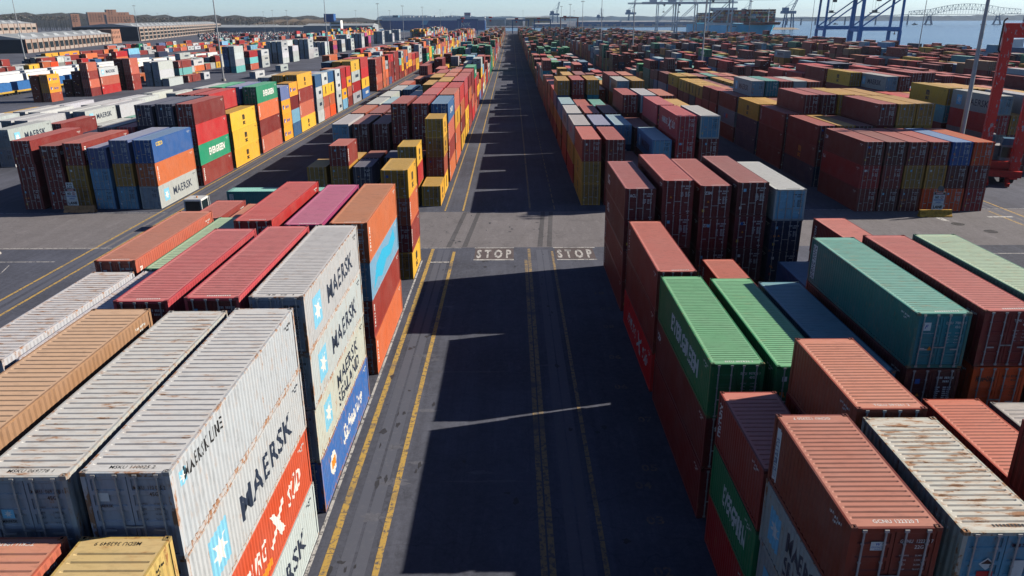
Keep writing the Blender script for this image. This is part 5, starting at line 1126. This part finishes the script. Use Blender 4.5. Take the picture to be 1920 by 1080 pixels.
for a in ((132,2400,68,7,'pale blue harbour crane with raised boom, left of the other two'), (270,2400,50,-2,'squat pale blue harbour crane between two taller ones'), (363,2400,72,5,'tall pale blue harbour crane, rightmost on the far quay'), (742,2500,76,3,'pale blue harbour crane seen behind the container ship'), (578,1650,66,12,'blue harbour crane on the sandy spit')): harbour_crane(*a)
# sandy spit and far shores
M_SAND = plain('sandy_ground', (.30,.25,.19), .95, 0, .3, .05)
mb = MB(); P_ = [(520,1600),(600,1628),(612,1660),(560,1720),(480,1760),(430,1700)]; mb.hull([(x,y,-3) for x, y in P_], [(x+(540-x)*.25,y+(1670-y)*.25,1.2) for x, y in P_]); tag(mb.build('spit', M_SAND), kind='structure')
def ridge(name, pts, h_, depth, mat, seed, step=12):
    r_ = random.Random(seed); mb = MB(); prev = None
    for (x0, y0, h0), (x1, y1, h1) in zip(pts, pts[1:]):
        n = max(2, int(math.hypot(x1-x0, y1-y0)/step))
        for i in range(n):
            f = i/n; x, y = x0+(x1-x0)*f, y0+(y1-y0)*f; hh = (h0+(h1-h0)*f)*(1+r_.uniform(-.16, .16)); cur = (x, y, hh)
            if prev:
                mb.quad((prev[0],prev[1],-3),(x,y,-3),(x,y+depth*.2,hh*.8),(prev[0],prev[1]+depth*.2,prev[2]*.8)); mb.quad((prev[0],prev[1]+depth*.2,prev[2]*.8),(x,y+depth*.2,hh*.8),(x,y+depth*.5,hh),(prev[0],prev[1]+depth*.5,prev[2])); mb.quad((prev[0],prev[1]+depth*.5,prev[2]),(x,y+depth*.5,hh),(x,y+depth,0),(prev[0],prev[1]+depth,0))
            prev = cur
    return tag(mb.build(name, mat), kind='structure')
M_HILL = plain('far_wooded_shore', (.015,.05,.10), .95, 0, .4, .01)
ridge('far_shore', [(1100,4700,15),(1700,4400,19),(2300,4200,22),(3200,4000,26),(4600,3800,26)], 34, 700, M_HILL, 4, 30)
ridge('far_shore', [(-900,5200,40),(0,5400,34),(800,5600,30),(1400,5600,26)], 30, 600, M_HILL, 5, 60)
ridge('hills', [(-3600,2500,58),(-2600,2600,52),(-1700,2700,44),(-1150,2600,36),(-700,2500,30),(-420,2450,20)], 50, 600, plain('wooded_hill', (.028,.026,.024), .95, 0, .4, .01), 6, 25)
ridge('hills', [(-640,1820,10),(-560,1840,24),(-470,1850,25),(-400,1870,17),(-340,1890,8)], 25, 160, plain('bare_mound', (.13,.10,.075), .95, 0, .4, .03), 7, 15)

# ------------------------------------------------------------------ long truss bridge
M_BR = plain('bridge_steel_blue', (.05,.16,.32), .6, 0, .1, .02)
T = thing('arch_bridge', (1266,2398,0), 'long steel truss bridge with arched centre span far across the water', 'bridge')
ax = Vector((150,-94,0)).normalized(); Wn = Vector((ax.y,-ax.x,0))*5
def bp_(s, z, side): return ax*s+Wn*side+Vector((0,0,z))
Lm = 177; top = []; low = []
def dz(s): return 28.3-max(0, -s)*.033-max(0, s-Lm)*.02
def tz(s):
    if s < -58: return None
    if s < 0: return 36+(s+58)*.09
    if s <= Lm: return 41.2+12.6*math.sin(math.pi*s/Lm)**.9+ (4.0*s/Lm)
    return 45-(s-Lm)*.11
def lz(s):
    if 0 <= s <= Lm: return 22+18.6*math.sin(math.pi*min(max(s, 0), Lm)/Lm)**.75 if 6 < s < Lm-6 else 22
    d = min(abs(s), abs(s-Lm)); return 22+min(1, d/22)*(dz(s)-22)
mb = MB(); mb.bar(bp_(-58,dz(-58),0), bp_(260,dz(260),0), 12, 1.1); link('deck', mb.mesh('deck', M_BR), T)
mb = MB(); st = [-58+7.2*i for i in range(41)]
for sd in (-1, 1):
    for a, b_ in zip(st, st[1:]):
        for f in (tz, lz): mb.bar(bp_(a,f(a),sd), bp_(b_,f(b_),sd), .9)
    for i, a in enumerate(st):
        mb.bar(bp_(a,lz(a),sd), bp_(a,tz(a),sd), .45)
        if i+1 < len(st): b_ = st[i+1]; mb.bar(bp_(a,lz(a) if i % 2 else tz(a),sd), bp_(b_,tz(b_) if i % 2 else lz(b_),sd), .5)
    for a in st:
        if 0 < a < Lm and lz(a) > dz(a): mb.bar(bp_(a,dz(a),sd), bp_(a,lz(a),sd), .25)
link('arch_truss', mb.mesh('arch_truss', M_BR), T)
for s_ in (0, Lm):
    mb = MB()
    for sd in (-1, 1): mb.bar(bp_(s_-9,-2,sd*1.5), bp_(s_-2,23,sd), 3.4); mb.bar(bp_(s_+9,-2,sd*1.5), bp_(s_+2,23,sd), 3.4)
    mb.bar(bp_(s_-6,11,0), bp_(s_+6,11,0), 6, 2.5); mb.bar(bp_(s_-13,-2,0), bp_(s_+13,-2,0), 16, 3); link('pier', mb.mesh('pier', M_BR), T)
T2 = thing('approach_viaduct', (1266,2398,0), 'low approach viaduct on slim piers leading to the arched bridge', 'bridge')
mb = MB(); P0 = bp_(-58,dz(-58),0); P1 = Vector((876-1266,2646-2398,14.5)); P2 = Vector((560-1266,2850-2398,12)); mb.bar(P0, P1, 11, 1.8); mb.bar(P1, P2, 11, 1.8); link('deck', mb.mesh('deck', M_BR), T2)
for q in range(14):
    p = P0.lerp(P1, q/9) if q < 10 else P1.lerp(P2, (q-9)/5); mb = MB(); mb.bar((p.x-2,p.y-3,-3),(p.x-1.5,p.y-3,p.z), 2.6); mb.bar((p.x+2,p.y+3,-3),(p.x+1.5,p.y+3,p.z), 2.6); link('pier', mb.mesh('pier', M_BR), T2)
# barge and small craft
T = thing('barge', (272,470,-2), 'dark blue barge lying beyond the stacks at the right edge', 'barge'); T.rotation_euler = (0,0,R(8))
M_BARGE = plain('barge_blue_paint', (.02,.09,.22), .5)
T.location = (300,440,-2); mb = MB(); mb.hull([(-5,-30,-1),(5,-30,-1),(5,30,-1),(-5,30,-1)], [(-6,-34,7.5),(6,-34,7.5),(6,34,7.5),(-6,34,7.5)]); link('hull', mb.mesh('hull', M_BARGE), T); mb = MB(); mb.box(-4, 4, 20, 28, 7.5, 12); link('wheelhouse', mb.mesh('wheelhouse', M_CW), T)
for x, y, lab in ((1050,2560,'small workboat left of the bridge piers'), (1190,2330,'small boat in front of the left bridge pier'), (1345,2250,'small boat between the two bridge piers'), (1455,2230,'small boat right of the right bridge pier'), (560,1150,'channel buoy on the near water'), (700,1120,'channel buoy farther right on the water')):
    if 'buoy' in lab:
        T = thing('buoy', (x,y,-2), lab, 'buoy', 'channel buoys'); mb = MB(); mb.tube((0,0,-.5),(0,0,1.2), 1.3, n=10); link('float', mb.mesh('float', M_MAROON), T); mb = MB(); mb.tube((0,0,1.2),(0,0,5), .8, .2, 6); link('topmark', mb.mesh('topmark', M_BLK), T)
    else:
        T = thing('boat', (x,y,-2), lab, 'boat', 'small boats by the bridge'); mb = MB(); mb.hull([(-7,-1.6,-.5),(6,-1.6,-.5),(8,0,-.5),(6,1.6,-.5),(-7,1.6,-.5)], [(-8,-2.4,2),(7,-2.4,2.4),(10,0,2.8),(7,2.4,2.4),(-8,2.4,2)]); link('hull', mb.mesh('hull', M_BLK), T); mb = MB(); mb.box(-4, 2, -1.6, 1.6, 2, 5); mb.bar((-1,0,5),(-1,0,9), .3); link('wheelhouse', mb.mesh('wheelhouse', M_BR), T)

# ------------------------------------------------------------------ brick warehouses on the left
def brick(name, c):
    m, t, b = nt(name); tc = N(t, 'ShaderNodeTexCoord'); v = tc.outputs['Object']; br = N(t, 'ShaderNodeTexBrick'); br.inputs['Scale'].default_value = 1.5; br.inputs['Color1'].default_value = (*c, 1); br.inputs['Color2'].default_value = (*[x*.75 for x in c], 1); br.inputs['Mortar'].default_value = (.35,.3,.27,1); br.inputs['Mortar Size'].default_value = .01
    rv = N(t, 'ShaderNodeMapping'); rv.inputs['Rotation'].default_value = (R(90),0,R(90)); t.links.new(v, rv.inputs[0]); t.links.new(rv.outputs[0], br.inputs['Vector'])
    t.links.new(mixc(t, ramp(t, noise(t, v, .08, 5, .7), .4, .7, 0, .4), br.outputs['Color'], tuple(x*.5 for x in c)), b.inputs['Base Color']); b.inputs['Roughness'].default_value = .9; return m
M_BRICK = brick('red_brick', (.40,.19,.125)); M_BRD = brick('dark_red_brick', (.20,.055,.05)); M_ROOFG = plain('weathered_grey_roof', (.33,.35,.38), .8, 0, .3, .05); M_DARKW = plain('tarred_wall', (.03,.035,.05), .9)
def warehouse(x, y, L, W, H, rot, rows_, bay, label, tower=None, mat=None, group='brick warehouses'):
    T = thing('brick_warehouse', (x, y, 0), label, 'warehouse', group); T.rotation_euler = (0,0,rot); mat = mat or M_BRICK
    mb = MB(); mb.box(-W, 0, 0, L, 0, H)
    n = int(L/bay)
    for i in range(n+1): mb.box(.0, .45, i*L/n-.35, i*L/n+.35, 0, H+.3)
    link('wall', mb.mesh('wall', mat), T)
    mb = MB(); mb.box(-W+.1, -.1, -.12, -.02, .1, H-.1); link('end_wall', mb.mesh('end_wall', M_DARKW), T)
    mb = MB(); mb.hull([(-W-.4,-.4,H+.02),(.2,-.4,H+.02),(.2,L+.4,H+.02),(-W-.4,L+.4,H+.02)], [(-W*.55,0,H+3.4),(-W*.38,0,H+3.4),(-W*.38,L,H+3.4),(-W*.55,L,H+3.4)]); rf = link('roof', mb.mesh('roof', M_ROOFG), T)
    for q in range(int(L/26)):
        mb = MB(); yq = 10+q*26; mb.hull([(-W*.36,yq,H+2.6),(-W*.12,yq,H+.9),(-W*.12,yq+13,H+.9),(-W*.36,yq+13,H+2.6)], [(-W*.33,yq+3,H+4.2),(-W*.16,yq+3,H+3.2),(-W*.16,yq+10,H+3.2),(-W*.33,yq+10,H+4.2)]); link('roof_monitor', mb.mesh('roof_monitor', M_FG), rf)
    mb = MB(); w_ = L/n*.7
    for k in range(3): mb.box(0, .12, -w_/2+k*w_/3+.12, -w_/2+(k+1)*w_/3-.12, 0, 1)
    wm = mb.mesh('window', M_GLASS); cnt = 0
    for j, (z, h_) in enumerate(rows_):
        for i in range(n):
            if cnt >= 98: break
            o = link('window', wm, T, (.02, (i+.5)*L/n, z)); o.scale = (1, 1, h_); cnt += 1
    if tower:
        y0, y1, h2 = tower; mb = MB(); mb.box(-14, .6, y0, y1, 0, h2); link('stair_tower', mb.mesh('stair_tower', mat), T)
        for q in range(5):
            for z in (h2-4.6, h2-9): mb = MB(); yq = y0+2+q*(y1-y0-3)/5; mb.box(.6, .7, yq, yq+1.7, z, z+2.6); link('window', mb.mesh('window', M_GLASS), T)
    return T
rt = math.atan2(.228, 1)
warehouse(-362, 583, 272, 52, 9.8, rt, ((2.6, 4.6),), 12, 'nearest long brick warehouse with grey roof, far left', (238, 271, 14))
warehouse(-428, 905, 690, 70, 15.5, rt, ((10.6, 2.6), (6.2, 2.8), (1.6, 3.4)), 22, 'farther three storey brick warehouse stretching to the tree line')
warehouse(-520, 640, 215, 40, 19, rt, ((12, 3),), 18, 'dark red brick warehouse behind the nearest one, far left', None, M_BRD)
warehouse(-600, 905, 150, 60, 19.5, rt, ((12, 3),), 18, 'tall sunlit brick block behind the nearest warehouse', None, None)
def brickblock(x, y, parts, label):
    T = thing('apartment_block', (x, y, 0), label, 'building', 'brick blocks on the wooded hill', R(38))
    for (x0, x1, d_, z0, z1) in parts:
        mb = MB(); mb.box(x0, x1, 0, d_, z0, z1); w_ = link('wall', mb.mesh('wall', M_BRICK), T)
        for z in range(int(z0)+20, int(z1)-2, 4): mb = MB(); [mb.box(x0+4+q*6, x0+6.5+q*6, -.3, -.05, z, z+1.8) for q in range(int((x1-x0-6)/6))]; o = mb.mesh('window_row', M_GLASS); link('window_row', o, w_)
brickblock(-1016, 1900, [(0,42,18,0,41),(42,64,20,0,47),(64,92,18,0,41)], 'stepped brick apartment block among the trees, far left'); brickblock(-1046, 1880, [(0,18,16,0,37)], 'small pale block just left of the stepped apartment block'); brickblock(-895, 1750, [(0,56,22,0,34)], 'low brick block right of the stepped apartment block')

# ------------------------------------------------------------------ trailers and wagons on the left
M_TRW = plain('trailer_white', (.62,.64,.66), .5, 0, .1, .3); M_RAILY = plain('wagon_yellow', (.50,.32,.05), .7); M_RAILB = plain('container_blue_paint', (.03,.13,.36), .5)
def trailer_proto():
    T = thing('box_trailer', (-186, 292, 0), 'white box trailer', 'trailer', 'white box trailers parked in line'); mb = MB(); mb.box(-1.28, 1.28, 0, 15.6, 1.25, 4.1); bd = link('box_body', mb.mesh('box_body', M_TRW), T)
    mb = MB(); mb.box(1.281, 1.30, 1.0, 1.9, 2.4, 3.5); mb.box(-1.30, -1.281, 1.0, 1.9, 2.4, 3.5); link('badge', mb.mesh('badge', D_YELLOW), bd)
    mb = MB(); mb.box(-.5, .5, .3, 15.3, .85, 1.25); link('frame', mb.mesh('frame', M_BLK), T)
    for y in (12.2, 13.6):
        for x in (-1, 1): mb = MB(); mb.tube((x-.25,y,.5),(x+.25,y,.5), .5, n=12); link('wheel', mb.mesh('wheel', M_TYRE), T)
    mb = MB(); [mb.bar((s,3,0),(s,3,1), .15) for s in (-.8, .8)]; link('landing_leg', mb.mesh('landing_leg', M_BLK), T); return T
TP = trailer_proto(); nm = ['nearest', 'second', 'third', 'fourth', 'fifth', 'sixth', 'seventh', 'eighth', 'ninth', 'tenth', 'eleventh', 'twelfth', 'farthest']
for i in range(13):
    o = TP if i == 0 else copy_tree(TP); o.location = (-188.5+i*.3, 262+i*17.4, 0); o['label'] = '%s white box trailer from the camera in the long parked line, far left' % nm[i]
def wagon_proto():
    T = thing('rail_wagon', (-163, 236, 0), 'wagon', 'wagon', 'rail wagons with blue boxes'); mb = MB(); mb.box(-1.3, 1.3, 0, 14, .9, 1.4); mb.bar((1.2,0,1.3),(1.2,14,1.3), .3); link('underframe', mb.mesh('underframe', M_RAILY), T)
    mb = MB(); mb.box(-1.22, 1.22, 1, 13.2, 1.4, 4.1); link('blue_box', mb.mesh('blue_box', M_RAILB), T)
    for y in (1.5, 12.5): mb = MB(); [mb.tube((x-.08,y+d,.45),(x+.08,y+d,.45), .45, n=12) for x in (-.75, .75) for d in (-.8, .8)]; link('bogie', mb.mesh('bogie', M_BLK), T)
    return T
for i in range(10):
    o = copy_tree(TP); o.location = (-199.5+i*.3, 240+i*18.2, 0); o['label'] = '%s white box trailer in the rear parked line, behind the first line' % nm[i]
WP = wagon_proto()
for i in range(5):
    o = WP if i == 0 else copy_tree(WP); o.location = (-164.5, 222+i*15.5, 0); o['label'] = '%s yellow rail wagon carrying a blue box, far left siding' % nm[i]
# parked cars and clutter beyond the left rows: too many and small to count
r_ = random.Random(12); bx = []
for i in range(900):
    y = r_.uniform(900, 1470); x = -y*r_.uniform(.24, .40); h_ = r_.choice((1.5, 1.5, 1.6, 2.4)); c = r_.choice(((.5,.5,.52),(.05,.06,.08),(.2,.22,.25),(.6,.6,.6),(.06,.10,.2),(.3,.05,.04))); bx.append(((x, x+1.8, y, y+4.4, 0, h_*.6), c)); bx.append(((x+.15, x+1.65, y+.9, y+3.5, h_*.6, h_), tuple(k*.5 for k in c)))
o = boxpile('parked_cars', bx, None); tag(o, 'mass of parked cars and yard clutter beyond the left stacks', 'cars', None, 'stuff')
# bare winter woodland along the left skyline
r_ = random.Random(21); V_, F_, C_ = [], [], []
for i in range(1500):
    if i < 1150: x = r_.uniform(-2300, -560); y = r_.uniform(1750, 2500)-(x+1300)*.05; g = 12+max(0, (-x-600)/1500*26)
    else: x = r_.uniform(-600, -330); y = r_.uniform(1700, 2100); g = 2
    if -1060 < x < -890 and y < 1930: y += 120
    h_ = r_.uniform(9, 17); w_ = r_.uniform(4, 8); tone = r_.uniform(.6, 1.3); cc_ = (.075*tone, .062*tone, .05*tone) if r_.random() < .88 else (.03*tone, .05*tone, .03*tone)
    for q in range(26):
        a, b_ = r_.uniform(0, 6.28), r_.uniform(-1, 1); rr = r_.uniform(.25, 1)**.6; px, py, pz = x+math.cos(a)*w_*rr*math.sqrt(1-b_*b_), y+math.sin(a)*w_*rr*math.sqrt(1-b_*b_), g+h_*.55+b_*h_*.42*rr; s_ = r_.uniform(.7, 2.2)
        n_ = len(V_); V_ += [(px+r_.uniform(-s_,s_), py+r_.uniform(-s_,s_), pz+r_.uniform(-s_,s_)) for _ in range(3)]; F_.append((n_, n_+1, n_+2)); C_.append((*[k*r_.uniform(.7,1.3) for k in cc_], 1))
    n_ = len(V_); V_ += [(x-.4,y,0),(x+.4,y,0),(x,y,g+h_*.7)]; F_.append((n_, n_+1, n_+2)); C_.append((.06,.05,.04,1))
me = bpy.data.meshes.new('woodland'); me.from_pydata(V_, [], F_); at = me.attributes.new('paint', 'FLOAT_COLOR', 'FACE'); at.data.foreach_set('color', np.array(C_, dtype=np.float32).ravel()); me.materials.append(M_ATTR)
tag(link('woodland', me), 'brown leafless woodland along the left skyline', 'woodland', None, 'stuff')
try: scene.cycles.diffuse_bounces = 0; scene.cycles.max_bounces = 6; scene.cycles.volume_bounces = 0
except Exception: pass
